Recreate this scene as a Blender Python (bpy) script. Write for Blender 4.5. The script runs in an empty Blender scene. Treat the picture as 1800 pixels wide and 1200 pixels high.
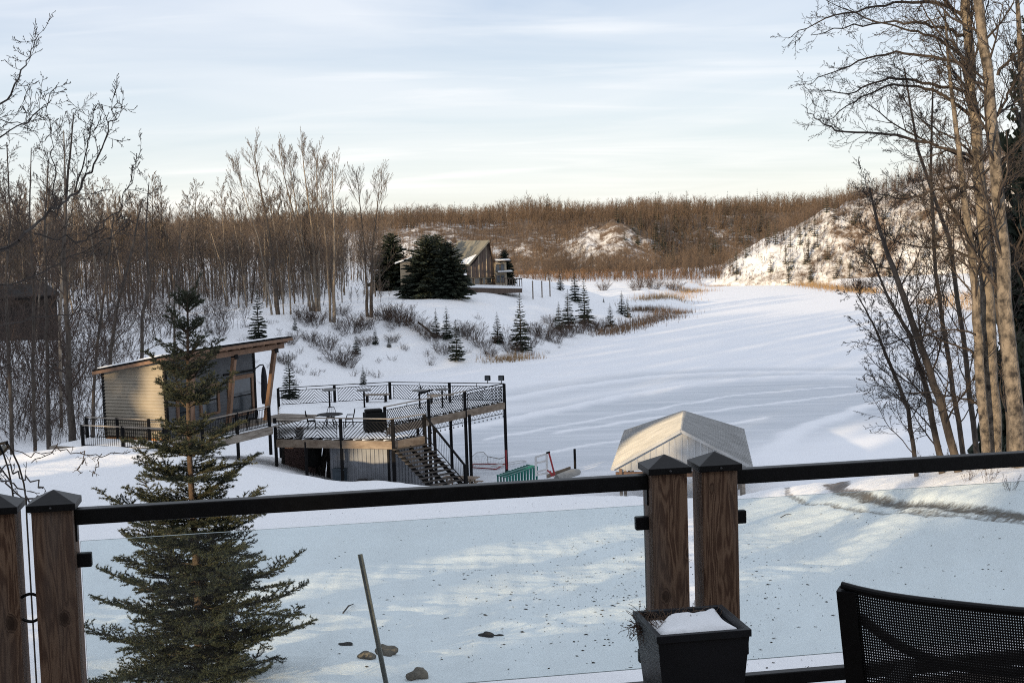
import bpy, math, random
import numpy as np
from mathutils import Vector, Matrix

# ------------------------------------------------------------------ camera
SC = bpy.context.scene
COL = SC.collection
CAM_H = 14.3                      # lake ice is z = 0
FPX = 2500.0                      # focal length in 1800-px units
PITCH = math.atan(0.08)
ROLL = math.radians(1.8)
SUN_AZ = math.radians(35.0)       # light travels towards +Y and 35 deg to the right
SUN_EL = math.radians(10.5)

_R0 = np.array([1.0, 0, 0]); _U0 = np.array([0, math.sin(PITCH), math.cos(PITCH)])
_FW = np.array([0, math.cos(PITCH), -math.sin(PITCH)])
_R = math.cos(ROLL) * _R0 - math.sin(ROLL) * _U0
_U = math.cos(ROLL) * _U0 + math.sin(ROLL) * _R0
_C = np.array([0, 0, CAM_H])
cam_d = bpy.data.cameras.new('camera'); cam = bpy.data.objects.new('camera', cam_d); COL.objects.link(cam)
m = Matrix.Identity(4)
for i in range(3):
    m[i][0] = _R[i]; m[i][1] = _U[i]; m[i][2] = -_FW[i]; m[i][3] = _C[i]
cam.matrix_world = m
cam_d.sensor_width = 36.0; cam_d.lens = 36.0 * FPX / 1800.0
cam_d.clip_start = 0.05; cam_d.clip_end = 6000
SC.camera = cam

# ------------------------------------------------------------------ world, sun, exposure
world = bpy.data.worlds.new('World'); SC.world = world; world.use_nodes = True
nt = world.node_tree; nt.nodes.clear()
def N(tree, typ, **kw):
    n = tree.nodes.new(typ)
    for k, v in kw.items():
        if k in n.inputs.keys(): n.inputs[k].default_value = v
        else: setattr(n, k, v)
    return n
def ramp(tree, stops, interp='LINEAR'):
    n = tree.nodes.new('ShaderNodeValToRGB'); cr = n.color_ramp; cr.interpolation = interp
    while len(cr.elements) < len(stops): cr.elements.new(0.5)
    for e, (p, c) in zip(cr.elements, stops):
        e.position = p; e.color = (c[0], c[1], c[2], 1) if not isinstance(c, (int, float)) else (c, c, c, 1)
    return n
out = N(nt, 'ShaderNodeOutputWorld'); bg = N(nt, 'ShaderNodeBackground', Strength=0.115)
sky = N(nt, 'ShaderNodeTexSky', sky_type='NISHITA', sun_disc=False)
sky.sun_elevation = SUN_EL; sky.sun_rotation = math.pi + SUN_AZ
sky.altitude = 600; sky.air_density = 1.0; sky.dust_density = 0.6; sky.ozone_density = 1.5
tc = N(nt, 'ShaderNodeTexCoord'); sep = N(nt, 'ShaderNodeSeparateXYZ')
nt.links.new(tc.outputs['Generated'], sep.inputs[0])
add = N(nt, 'ShaderNodeMath', operation='ADD'); nt.links.new(sep.outputs[2], add.inputs[0]); add.inputs[1].default_value = 0.10
mx = N(nt, 'ShaderNodeMath', operation='MAXIMUM'); nt.links.new(add.outputs[0], mx.inputs[0]); mx.inputs[1].default_value = 0.06
dvx = N(nt, 'ShaderNodeMath', operation='DIVIDE'); nt.links.new(sep.outputs[0], dvx.inputs[0]); nt.links.new(mx.outputs[0], dvx.inputs[1])
dvy = N(nt, 'ShaderNodeMath', operation='DIVIDE'); nt.links.new(sep.outputs[1], dvy.inputs[0]); nt.links.new(mx.outputs[0], dvy.inputs[1])
cmb = N(nt, 'ShaderNodeCombineXYZ'); nt.links.new(dvx.outputs[0], cmb.inputs[0]); nt.links.new(dvy.outputs[0], cmb.inputs[1])
mp = N(nt, 'ShaderNodeMapping'); nt.links.new(cmb.outputs[0], mp.inputs[0])
mp.inputs['Rotation'].default_value = (0, 0, math.radians(8)); mp.inputs['Scale'].default_value = (0.40, 0.62, 1)
n1 = N(nt, 'ShaderNodeTexNoise', Scale=1.3, Detail=5.0, Roughness=0.5, Distortion=0.9); nt.links.new(mp.outputs[0], n1.inputs['Vector'])
mp2 = N(nt, 'ShaderNodeMapping'); nt.links.new(cmb.outputs[0], mp2.inputs[0])
mp2.inputs['Rotation'].default_value = (0, 0, math.radians(-6)); mp2.inputs['Scale'].default_value = (0.30, 1.0, 1); mp2.inputs['Location'].default_value = (3.1, 1.7, 0)
n2 = N(nt, 'ShaderNodeTexNoise', Scale=1.5, Detail=6.0, Roughness=0.5, Distortion=0.9); nt.links.new(mp2.outputs[0], n2.inputs['Vector'])
r1 = ramp(nt, [(0.28, 0.06), (0.72, 0.74)]); nt.links.new(n1.outputs[0], r1.inputs[0])
r2 = ramp(nt, [(0.50, 0.0), (0.72, 0.55)]); nt.links.new(n2.outputs[0], r2.inputs[0])
sm = N(nt, 'ShaderNodeMath', operation='ADD', use_clamp=True); nt.links.new(r1.outputs[0], sm.inputs[0]); nt.links.new(r2.outputs[0], sm.inputs[1])
# thin high cloud: cool grey overhead, cream near the horizon
vr = ramp(nt, [(0.0, (7.8, 7.6, 6.9)), (0.04, (7.3, 7.4, 7.2)), (0.10, (6.6, 6.9, 7.2)), (0.20, (6.5, 6.8, 7.3)), (1.0, (6.6, 6.8, 7.2))])
nt.links.new(sep.outputs[2], vr.inputs[0])
gap = ramp(nt, [(0.0, (6.8, 6.8, 6.3)), (0.04, (5.8, 6.3, 6.5)), (0.08, (5.1, 5.8, 6.5)), (0.16, (3.6, 4.4, 5.8)), (0.4, (4.0, 4.7, 5.9)), (1.0, (4.2, 4.8, 5.9))])
nt.links.new(sep.outputs[2], gap.inputs[0])
hz = N(nt, 'ShaderNodeMix', data_type='RGBA'); hz.inputs[0].default_value = 0.84
nt.links.new(sky.outputs[0], hz.inputs[6]); nt.links.new(gap.outputs[0], hz.inputs[7])
mixc = N(nt, 'ShaderNodeMix', data_type='RGBA')
nt.links.new(sm.outputs[0], mixc.inputs[0]); nt.links.new(hz.outputs[2], mixc.inputs[6]); nt.links.new(vr.outputs[0], mixc.inputs[7])
nt.links.new(mixc.outputs[2], bg.inputs[0]); nt.links.new(bg.outputs[0], out.inputs[0])

sun_d = bpy.data.lights.new('sun', 'SUN'); sun_d.energy = 5.0; sun_d.angle = math.radians(0.5); sun_d.color = (1.0, 0.77, 0.47)
sun = bpy.data.objects.new('sun', sun_d); COL.objects.link(sun)
LDIR = Vector((math.sin(SUN_AZ) * math.cos(SUN_EL), math.cos(SUN_AZ) * math.cos(SUN_EL), -math.sin(SUN_EL)))
sun.rotation_euler = LDIR.to_track_quat('-Z', 'Y').to_euler(); sun.location = (-60, -80, 60)
SC.view_settings.view_transform = 'Standard'; SC.view_settings.look = 'None'
SC.view_settings.exposure = 0.30; SC.view_settings.gamma = 1.0; SC.view_settings.use_curve_mapping = False
SC.cycles.use_denoising = False; SC.cycles.use_adaptive_sampling = False; SC.cycles.sample_clamp_indirect = 4.0; SC.cycles.filter_width = 1.05
SC.cycles.max_bounces = 6; SC.cycles.diffuse_bounces = 3; SC.cycles.glossy_bounces = 2; SC.cycles.transparent_max_bounces = 12
SC.cycles.caustics_reflective = False; SC.cycles.caustics_refractive = False

# ------------------------------------------------------------------ pixel helpers (photo pixels -> points of the place)
def ray(px, py): return _FW + (px - 900) / FPX * _R - (py - 600) / FPX * _U
def atz(px, py, z):
    d = ray(px, py); return _C + d * ((z - CAM_H) / d[2])
def aty(px, py, y):
    d = ray(px, py); return _C + d * (y / d[1])
def sst(a, b, x):
    t = np.clip((np.asarray(x, float) - a) / (b - a), 0, 1); return t * t * (3 - 2 * t)

# ------------------------------------------------------------------ mesh helpers
RNG = np.random.default_rng(7); random.seed(7)
OFF = {}
def V3(p): return np.array([float(p[0]), float(p[1]), float(p[2])])
def thing(name, label, cat, loc=(0, 0, 0), group=None):
    o = bpy.data.objects.new(name, None); COL.objects.link(o); o.empty_display_size = 0.2
    o.location = [float(c) for c in loc]; o['label'] = label; o['category'] = cat
    if group: o['group'] = group
    OFF[o.name] = V3(loc); return o
def tag(o, label, cat, group=None):
    o['label'] = label; o['category'] = cat
    if group: o['group'] = group
    return o
def raw_mesh(name, verts, faces, mat, smooth=False):
    """verts (n,3); faces list of index lists or an int array (m,k)"""
    me = bpy.data.meshes.new(name)
    verts = np.asarray(verts, np.float32)
    if isinstance(faces, np.ndarray):
        k = faces.shape[1]; m_ = len(faces)
        me.vertices.add(len(verts)); me.vertices.foreach_set('co', verts.ravel())
        me.loops.add(m_ * k); me.loops.foreach_set('vertex_index', faces.astype(np.int32).ravel())
        me.polygons.add(m_); me.polygons.foreach_set('loop_start', np.arange(0, m_ * k, k, dtype=np.int32))
        me.polygons.foreach_set('loop_total', np.full(m_, k, np.int32))
        me.update(calc_edges=True)
    else:
        me.from_pydata([tuple(map(float, v)) for v in verts], [], [list(f) for f in faces]); me.update()
    if smooth: me.polygons.foreach_set('use_smooth', np.ones(len(me.polygons), bool))
    if mat: me.materials.append(mat)
    return me
def link(name, me, parent=None):
    o = bpy.data.objects.new(name, me); COL.objects.link(o)
    if parent is not None:
        o.parent = parent
        OFF[o.name] = OFF.get(parent.name, np.zeros(3))
    return o
def obj(name, verts, faces, mat, parent=None, smooth=False):
    verts = np.asarray(verts, float)
    if parent is not None: verts = verts - OFF.get(parent.name, np.zeros(3))
    return link(name, raw_mesh(name, verts, faces, mat, smooth), parent)
def copy_tree(o, parent=None):
    c = o.copy(); COL.objects.link(c)
    if parent is not None: c.parent = parent
    for ch in o.children: copy_tree(ch, c)
    return c

class MB:
    def __init__(s): s.v = []; s.f = []
    def add(s, vs, fs):
        b = len(s.v); s.v += [tuple(map(float, v)) for v in vs]; s.f += [[i + b for i in f] for f in fs]; return s
    def hexa(s, b, t):      # 4 bottom + 4 top points, ccw from above
        return s.add(list(b) + list(t), [(3, 2, 1, 0), (4, 5, 6, 7), (0, 1, 5, 4), (1, 2, 6, 5), (2, 3, 7, 6), (3, 0, 4, 7)])
    def box(s, c, sx, sy, sz, ang=0.0):   # c = centre of the base
        ca, sa = math.cos(ang), math.sin(ang)
        q = [(-sx/2, -sy/2), (sx/2, -sy/2), (sx/2, sy/2), (-sx/2, sy/2)]
        q = [(c[0] + x*ca - y*sa, c[1] + x*sa + y*ca) for x, y in q]
        return s.hexa([(x, y, c[2]) for x, y in q], [(x, y, c[2] + sz) for x, y in q])
    def bar(s, p, q, w, h, up=(0, 0, 1)):  # rectangular bar from p to q, w across, h along 'up'
        p, q = Vector(p), Vector(q); d = (q - p).normalized(); u = Vector(up)
        side = d.cross(u)
        if side.length < 1e-5: u = Vector((1, 0, 0)); side = d.cross(u)
        side.normalize(); u = side.cross(d).normalized()
        a, b = side * (w / 2), u * (h / 2)
        P = [p - a - b, p + a - b, p + a + b, p - a + b]; Q = [q - a - b, q + a - b, q + a + b, q - a + b]
        return s.add(P + Q, [(0, 1, 2, 3), (7, 6, 5, 4), (0, 4, 5, 1), (1, 5, 6, 2), (2, 6, 7, 3), (3, 7, 4, 0)])
    def tube(s, pts, r, n=8, cap=True):
        pts = [Vector(p) for p in pts]; k = len(pts); rs = r if hasattr(r, '__len__') else [r] * k
        ref = None; rings = []
        for i in range(k):
            d = (pts[min(i+1, k-1)] - pts[max(i-1, 0)]).normalized()
            if ref is None: ref = d.orthogonal().normalized()
            ref = (ref - d * ref.dot(d)).normalized(); b = d.cross(ref)
            rings.append([pts[i] + (ref * math.cos(6.28318*j/n) + b * math.sin(6.28318*j/n)) * rs[i] for j in range(n)])
        fs = []
        for i in range(k-1):
            for j in range(n): fs.append((i*n+j, i*n+(j+1) % n, (i+1)*n+(j+1) % n, (i+1)*n+j))
        if cap: fs += [tuple(range(n-1, -1, -1)), tuple((k-1)*n+j for j in range(n))]
        return s.add([p for rg in rings for p in rg], fs)
    def prism(s, poly, z0, z1):
        n = len(poly); a = 0
        for i in range(n): a += poly[i][0]*poly[(i+1) % n][1] - poly[(i+1) % n][0]*poly[i][1]
        if a < 0: poly = poly[::-1]
        return s.add([(x, y, z0) for x, y in poly] + [(x, y, z1) for x, y in poly],
                     [tuple(range(n-1, -1, -1)), tuple(range(n, 2*n))] + [(i, (i+1) % n, n+(i+1) % n, n+i) for i in range(n)])
    def lathe(s, c, prof, n=20):   # prof [(r, z)]
        vs = []; fs = []
        for r, z in prof:
            for j in range(n): vs.append((c[0] + r*math.cos(6.28318*j/n), c[1] + r*math.sin(6.28318*j/n), c[2] + z))
        for i in range(len(prof)-1):
            for j in range(n): fs.append((i*n+j, i*n+(j+1) % n, (i+1)*n+(j+1) % n, (i+1)*n+j))
        fs += [tuple(range(n-1, -1, -1)), tuple((len(prof)-1)*n+j for j in range(n))]
        return s.add(vs, fs)
    def build(s, name, mat, parent=None, smooth=False, bevel=0.0):
        o = obj(name, s.v, s.f, mat, parent, smooth)
        if bevel:
            b = o.modifiers.new('bevel', 'BEVEL'); b.width = bevel; b.segments = 2; b.limit_method = 'ANGLE'
        return o

def seg_mesh(segs, n=3):
    """segs (k,8): p0 r0 p1 r1 -> open prisms"""
    segs = np.asarray(segs, float); p0, r0, p1, r1 = segs[:, :3], segs[:, 3], segs[:, 4:7], segs[:, 7]
    d = p1 - p0; L = np.linalg.norm(d, axis=1, keepdims=True) + 1e-9; d = d / L
    ref = np.where(np.abs(d[:, 2:3]) > 0.9, np.array([[1.0, 0, 0]]), np.array([[0, 0, 1.0]]))
    a = np.cross(d, ref); a /= np.linalg.norm(a, axis=1, keepdims=True) + 1e-9; b = np.cross(d, a)
    vs = []
    for (p, r) in ((p0, r0), (p1, r1)):
        for j in range(n):
            t = 2*math.pi*j/n; vs.append(p + (a*math.cos(t) + b*math.sin(t)) * r[:, None])
    V = np.stack(vs, 1).reshape(-1, 3); k = len(segs); base = (np.arange(k) * 2*n)[:, None]
    F = []
    for j in range(n): F.append(np.concatenate([base+j, base+(j+1) % n, base+n+(j+1) % n, base+n+j], 1))
    return V, np.concatenate(F, 0)
def tri_blades(p, d, L, w, rng):
    """one flat triangle per row, from p along d"""
    k = len(p); r = rng.normal(size=(k, 3)); side = np.cross(d, r); side /= np.linalg.norm(side, axis=1, keepdims=True) + 1e-9
    L = np.broadcast_to(L, k)[:, None]; w = np.broadcast_to(w, k)[:, None]
    V = np.stack([p - side*w/2, p + side*w/2, p + d*L], 1).reshape(-1, 3)
    return V, np.arange(3*k).reshape(-1, 3)

# ------------------------------------------------------------------ materials
MATS = {}
def mat(name, c1, c2=None, rough=0.8, scale=4.0, stretch=(1, 1, 1), bump=0.0, bscale=None, metal=0.0, spec=0.3, detail=5.0, lo=0.35, hi=0.65, coat=0.0):
    if name in MATS: return MATS[name]
    m_ = bpy.data.materials.new(name); m_.use_nodes = True; t = m_.node_tree; b = t.nodes['Principled BSDF']
    b.inputs['Roughness'].default_value = rough; b.inputs['Metallic'].default_value = metal
    b.inputs['Specular IOR Level'].default_value = spec
    tc_ = N(t, 'ShaderNodeTexCoord'); mp_ = N(t, 'ShaderNodeMapping'); mp_.inputs['Scale'].default_value = stretch
    t.links.new(tc_.outputs['Object'], mp_.inputs[0])
    nz = N(t, 'ShaderNodeTexNoise', Scale=scale, Detail=detail, Roughness=0.6); t.links.new(mp_.outputs[0], nz.inputs['Vector'])
    cr = ramp(t, [(lo, c1), (hi, c2 or tuple(x*0.75 for x in c1))]); t.links.new(nz.outputs[0], cr.inputs[0])
    t.links.new(cr.outputs[0], b.inputs['Base Color'])
    if bump:
        nb = N(t, 'ShaderNodeTexNoise', Scale=bscale or scale*3, Detail=4.0); t.links.new(mp_.outputs[0], nb.inputs['Vector'])
        bp = N(t, 'ShaderNodeBump', Strength=bump, Distance=0.05); t.links.new(nb.outputs[0], bp.inputs['Height']); t.links.new(bp.outputs[0], b.inputs['Normal'])
    MATS[name] = m_; return m_
M_BLACK = mat('black_powder_coat', (0.006, 0.006, 0.0065), (0.010, 0.010, 0.011), rough=0.45, scale=30, bump=0.03, spec=0.20)
M_BLACKM = mat('black_steel', (0.006, 0.006, 0.007), (0.012, 0.0115, 0.012), rough=0.65, scale=6, spec=0.08)
M_BARK = mat('poplar_bark', (0.205, 0.170, 0.135), (0.028, 0.024, 0.022), rough=0.9, scale=6, stretch=(1, 1, 0.8), bump=1.0, bscale=22, lo=0.40, hi=0.66, detail=14.0)
M_BARKD = mat('dark_bark', (0.10, 0.082, 0.068), (0.045, 0.036, 0.03), rough=0.9, scale=6, stretch=(1, 1, 0.4), bump=0.6, bscale=18)
M_ASPEN = mat('aspen_bark', (0.27, 0.225, 0.175), (0.12, 0.098, 0.08), rough=0.9, scale=1.2, bump=0.3)
M_TWIG = mat('twig', (0.088, 0.062, 0.05), (0.050, 0.036, 0.030), rough=0.85, scale=2)
M_TWIGN = mat('near_twig', (0.055, 0.043, 0.036), (0.032, 0.025, 0.022), rough=0.85, scale=2)
M_TWIGL = mat('forest_twig', (0.132, 0.102, 0.081), (0.068, 0.054, 0.045), rough=0.9, scale=0.15)
M_NEEDLE = mat('spruce_needle', (0.058, 0.062, 0.034), (0.022, 0.029, 0.018), rough=0.7, scale=5)
M_NEEDLEF = mat('far_spruce_needle', (0.036, 0.046, 0.030), (0.017, 0.024, 0.018), rough=0.8, scale=0.8)
M_REED = mat('reed', (0.34, 0.22, 0.10), (0.20, 0.125, 0.06), rough=0.85, scale=0.6)
M_DRY = mat('dry_stem', (0.17, 0.11, 0.075), (0.09, 0.06, 0.045), rough=0.9, scale=2)
M_GREYWOOD = mat('weathered_wood', (0.34, 0.30, 0.255), (0.17, 0.14, 0.115), rough=0.85, scale=3, stretch=(0.5, 0.5, 4), bump=0.3)
M_TIMBER = mat('timber', (0.23, 0.135, 0.085), (0.15, 0.09, 0.06), rough=0.7, scale=4, stretch=(1, 1, 0.3), bump=0.15)
M_METALROOF = mat('galvanised_sheet', (0.47, 0.47, 0.465), (0.37, 0.37, 0.365), rough=0.45, metal=0.3, scale=1.2, spec=0.5)
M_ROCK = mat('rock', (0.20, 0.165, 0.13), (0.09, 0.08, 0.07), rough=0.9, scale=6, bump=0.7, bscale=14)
M_GREY = mat('grey_siding', (0.115, 0.12, 0.13), (0.09, 0.094, 0.102), rough=0.7, scale=2)

# ------------------------------------------------------------------ terrain
LAKE = np.array([(-22, 101), (-15, 91), (-8, 82), (-3, 77), (2, 72), (6, 66), (11, 64), (15, 60), (20, 56), (30, 54), (60, 62), (92, 95),
                 (82, 150), (70, 190), (67, 228), (70, 262), (66, 305), (45, 316), (38, 294), (27, 264), (33, 250), (30, 232), (28, 226), (20, 205), (12, 183),
                 (7, 167), (2, 153), (-6, 147), (-12, 141), (-16, 130), (-19, 115)], float)
def lake_sd(x, y):
    """signed distance to the shore line, positive on land"""
    x = np.asarray(x, float); y = np.asarray(y, float)
    d2 = np.full(x.shape, 1e12); ins = np.zeros(x.shape, bool); n = len(LAKE)
    for i in range(n):
        ax, ay = LAKE[i]; bx, by = LAKE[(i+1) % n]; ex, ey = bx-ax, by-ay
        t = np.clip(((x-ax)*ex + (y-ay)*ey) / (ex*ex+ey*ey), 0, 1)
        d2 = np.minimum(d2, (x-ax-t*ex)**2 + (y-ay-t*ey)**2)
        c = ((ay > y) != (by > y)) & (x < (bx-ax)*(y-ay)/((by-ay) if by != ay else 1e-9) + ax)
        ins ^= c
    d = np.sqrt(d2); return np.where(ins, -d, d)
_PH = RNG.uniform(0, 6.28, (24,)); _AN = RNG.uniform(0, 6.28, (24,))
def wob(x, y, wl, k=0, n=6):
    r = 0
    for i in range(n):
        a = _AN[(i+k) % 24]; f = 6.283 / (wl * (0.6 + 0.8*i/n)); r = r + np.sin((x*np.cos(a) + y*np.sin(a))*f + _PH[(i*3+k) % 24])
    return r / n
def ground_h(x, y):
    x = np.asarray(x, float); y = np.asarray(y, float)
    s = lake_sd(x, y) + 0.7*wob(x, y, 9, 3)
    # the yard that falls from the house to the water
    yard = 9.45 - 0.1407*(y - 15)
    yard = yard + 1.5*sst(6, 12, x)*sst(18, 34, y) + 1.7*sst(-7, -15, x)*sst(30, 55, y)
    yard = np.where(y < 15, 9.45 + 0.06*(15-y), yard)
    yard = np.maximum(yard, -0.4 + 0.0*x)
    near = np.minimum(yard, 0.42*np.maximum(s, 0) + 0.0*x)
    k = 0.6; near = -k*np.log(np.exp(-np.clip(yard, -5, 40)/k) + np.exp(-np.clip(0.42*s, -5, 40)/k))
    near = near * sst(135, 100, y) * np.where(x > 40, sst(130, 90, y), 1)
    # left bank and the field behind it
    w = sst(84, 112, y + np.maximum(0, -x-22)*0.55)
    wl = sst(34, 6, x + np.maximum(0, y-212)*0.22)
    bank = w*wl*(5.6*sst(0, 19, s) + 0.006*np.clip(s, 0, 200) + 2.2*sst(-35, -70, x))
    # low far and right shores
    far = w*(1-wl)*(1.3*sst(0, 5, s) + 0.9*sst(4, 40, s)) + sst(50, 90, x)*sst(40, 70, s)*3
    h = np.maximum(near, 0)*(s > 0) + 0
    h = np.where(s > 0, np.maximum(np.maximum(near, bank), np.maximum(far, 0.03*np.clip(s, 0, 3))), -0.12*np.clip(-s, 0, 5))
    # ground behind the house climbs
    q = -(x*math.sin(SUN_AZ) + y*math.cos(SUN_AZ))
    h = h + 9*sst(18, 70, q)
    r_ = np.hypot(x, y)
    h = h + np.where(s > 0, sst(0, 6, s)*(0.10*wob(x, y, 6, 5) + 0.05*wob(x, y, 2.2, 9) + 0.030*wob(x, y, 0.8, 12) + 0.018*wob(x, y, 0.37, 15)*sst(60, 30, r_)), 0)
    # wind-blown hump before the terrace
    h = h + 0.75*np.exp(-((x+19)/5)**2 - ((y-61)/2.2)**2) + 0.55*np.exp(-((x+7.5)/4.2)**2 - ((y-62.5)/1.8)**2) + 0.5*np.exp(-((x+14)/5)**2 - ((y-57)/2.4)**2)
    return h
_T = np.concatenate([np.linspace(8, 60, 700), np.linspace(60, 400, 1700)[1:]])
def gpix(px, py, dmin=0):
    """where the sight line of a photo pixel meets the snow"""
    d = ray(px, py); t = _T / d[1]; P = _C[None] + t[:, None]*d[None]
    h = np.maximum(ground_h(P[:, 0], P[:, 1]), 0.0)
    ok = np.where((P[:, 2] <= h) & (_T >= dmin))[0]
    i = ok[0] if len(ok) else len(_T)-1
    return np.array([P[i, 0], P[i, 1], h[i]])
def gz(x, y): return float(np.maximum(ground_h(np.array([x]), np.array([y])), 0.0)[0])

def polar(a0, a1, na, r0, r1, nr):
    A = np.radians(np.linspace(a0, a1, na)); Rr = np.geomspace(r0, r1, nr)
    AA, RR = np.meshgrid(A, Rr); return RR*np.sin(AA), RR*np.cos(AA)
def grid_faces(nr, na):
    i = np.arange(nr-1)[:, None]*na + np.arange(na-1)[None]; i = i.ravel()
    return np.stack([i, i+1, i+na+1, i+na], 1)
def snow_material(name, base=(0.88, 0.885, 0.90), dirt_attr=False, ice=False, bump=0.5):
    m_ = bpy.data.materials.new(name); m_.use_nodes = True; t = m_.node_tree; b = t.nodes['Principled BSDF']
    b.inputs['Roughness'].default_value = 0.62; b.inputs['Specular IOR Level'].default_value = 0.25
    g = N(t, 'ShaderNodeNewGeometry')
    nz = N(t, 'ShaderNodeTexNoise', Scale=0.35, Detail=7.0, Roughness=0.62); t.links.new(g.outputs['Position'], nz.inputs['Vector'])
    cr = ramp(t, [(0.3, tuple(c*0.955 for c in base)), (0.7, base)]); t.links.new(nz.outputs[0], cr.inputs[0])
    col = cr.outputs[0]
    b1 = N(t, 'ShaderNodeTexNoise', Scale=2.6, Detail=9.0, Roughness=0.72); t.links.new(g.outputs['Position'], b1.inputs['Vector'])
    hsrc = b1.outputs[0]
    if ice:
        at = N(t, 'ShaderNodeAttribute', attribute_name='ice')
        mp_ = N(t, 'ShaderNodeMapping'); mp_.inputs['Scale'].default_value = (0.05, 0.9, 1); mp_.inputs['Rotation'].default_value = (0, 0, math.radians(-12)); t.links.new(g.outputs['Position'], mp_.inputs[0])
        sn = N(t, 'ShaderNodeTexNoise', Scale=1.0, Detail=6.0, Roughness=0.6); t.links.new(mp_.outputs[0], sn.inputs['Vector'])
        sr = ramp(t, [(0.30, 0.50), (0.66, 1.0)]); t.links.new(sn.outputs[0], sr.inputs[0])
        mu = N(t, 'ShaderNodeMath', operation='MULTIPLY', use_clamp=True); t.links.new(at.outputs['Fac'], mu.inputs[0]); t.links.new(sr.outputs[0], mu.inputs[1])
        mix = N(t, 'ShaderNodeMix', data_type='RGBA'); t.links.new(mu.outputs[0], mix.inputs[0]); t.links.new(col, mix.inputs[6]); mix.inputs[7].default_value = (0.40, 0.44, 0.49, 1)
        col = mix.outputs[2]
        ri = N(t, 'ShaderNodeMapRange'); ri.inputs['To Min'].default_value = 0.62; ri.inputs['To Max'].default_value = 0.42
        t.links.new(mu.outputs[0], ri.inputs[0]); t.links.new(ri.outputs[0], b.inputs['Roughness'])
        # wind ripples
        ad = N(t, 'ShaderNodeMath', operation='MULTIPLY_ADD'); t.links.new(sn.outputs[0], ad.inputs[0]); ad.inputs[1].default_value = 0.45; t.links.new(b1.outputs[0], ad.inputs[2]); hsrc = ad.outputs[0]
    if dirt_attr:
        at = N(t, 'ShaderNodeAttribute', attribute_name='dirt')
        dn = N(t, 'ShaderNodeTexNoise', Scale=4.5, Detail=10.0, Roughness=0.78); t.links.new(g.outputs['Position'], dn.inputs['Vector'])
        ad = N(t, 'ShaderNodeMath', operation='ADD'); t.links.new(at.outputs['Fac'], ad.inputs[0]); t.links.new(dn.outputs[0], ad.inputs[1])
        dr = ramp(t, [(0.62, 0.0), (0.80, 0.95)]); 
        sb = N(t, 'ShaderNodeMath', operation='MULTIPLY'); t.links.new(ad.outputs[0], sb.inputs[0]); sb.inputs[1].default_value = 0.6
        t.links.new(sb.outputs[0], dr.inputs[0])
        dc = ramp(t, [(0.38, (0.04, 0.029, 0.021)), (0.62, (0.14, 0.105, 0.08))]); t.links.new(dn.outputs[0], dc.inputs[0])
        mix = N(t, 'ShaderNodeMix', data_type='RGBA'); t.links.new(dr.outputs[0], mix.inputs[0]); t.links.new(col, mix.inputs[6]); t.links.new(dc.outputs[0], mix.inputs[7]); col = mix.outputs[2]
    t.links.new(col, b.inputs['Base Color'])
    bp = N(t, 'ShaderNodeBump', Strength=bump, Distance=0.12); t.links.new(hsrc, bp.inputs['Height']); t.links.new(bp.outputs[0], b.inputs['Normal'])
    MATS[name] = m_; return m_
def set_attr(me, name, vals):
    a = me.attributes.new(name, 'FLOAT', 'POINT'); a.data.foreach_set('value', np.asarray(vals, np.float32).ravel())
def near_poly(x, y, pts, w):
    d = np.full(np.shape(x), 1e9)
    for (ax, ay), (bx, by) in zip(pts[:-1], pts[1:]):
        ex, ey = bx-ax, by-ay; t = np.clip(((x-ax)*ex+(y-ay)*ey)/(ex*ex+ey*ey+1e-9), 0, 1)
        d = np.minimum(d, np.hypot(x-ax-t*ex, y-ay-t*ey))
    return np.clip(1 - d/w, 0, 1)
RUT = []
for line, w, a in [([(1372, 849), (1385, 866), (1420, 884), (1500, 893), (1570, 899), (1640, 904)], 0.16, 0.72), ([(1400, 847), (1455, 846), (1480, 852)], 0.36, 0.86),
                   ([(1455, 848), (1485, 860), (1530, 873), (1600, 881), (1680, 888), (1760, 897), (1850, 910)], 0.27, 0.84), ([(1520, 868), (1600, 876), (1700, 889)], 0.13, 0.74),
                   ([(1600, 893), (1700, 902), (1850, 922)], 0.16, 0.74), ([(1590, 884), (1680, 893), (1750, 901)], 0.5, 0.60), ([(1440, 858), (1500, 876), (1580, 888)], 0.4, 0.52)]:
    RUT.append(([tuple(gpix(*p)[:2]) for p in line], w, a))
M_SNOW = snow_material('snow_ground', dirt_attr=True)
# one sheet: fine inside the view, coarse round about, out to the horizon
def build_ground():
    A = np.concatenate([np.linspace(-180, -27, 60), np.linspace(-25, 25, 400), np.linspace(27, 180, 60)])
    Rr = np.concatenate([np.linspace(0.3, 9, 14), np.geomspace(9.6, 330, 620), np.geomspace(345, 5000, 22)])
    AA, RR = np.meshgrid(np.radians(A), Rr); X, Y = RR*np.sin(AA), RR*np.cos(AA)
    Z = ground_h(X, Y); Z = np.where(RR > 900, Z*np.clip((1500-RR)/600, 0, 1), Z)
    dirt = np.zeros(X.shape)
    for pts, w, a in RUT:
        k = near_poly(X, Y, pts, w*1.5); dirt = np.maximum(dirt, a*sst(0, 0.75, k)); Z = Z - 0.05*sst(0.1, 0.8, k)
    me = raw_mesh('ground', np.stack([X.ravel(), Y.ravel(), Z.ravel()], 1), grid_faces(*X.shape), M_SNOW, True)
    set_attr(me, 'dirt', dirt)
    o = link('ground', me); o['kind'] = 'structure'; return o
GROUND = build_ground()

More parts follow.
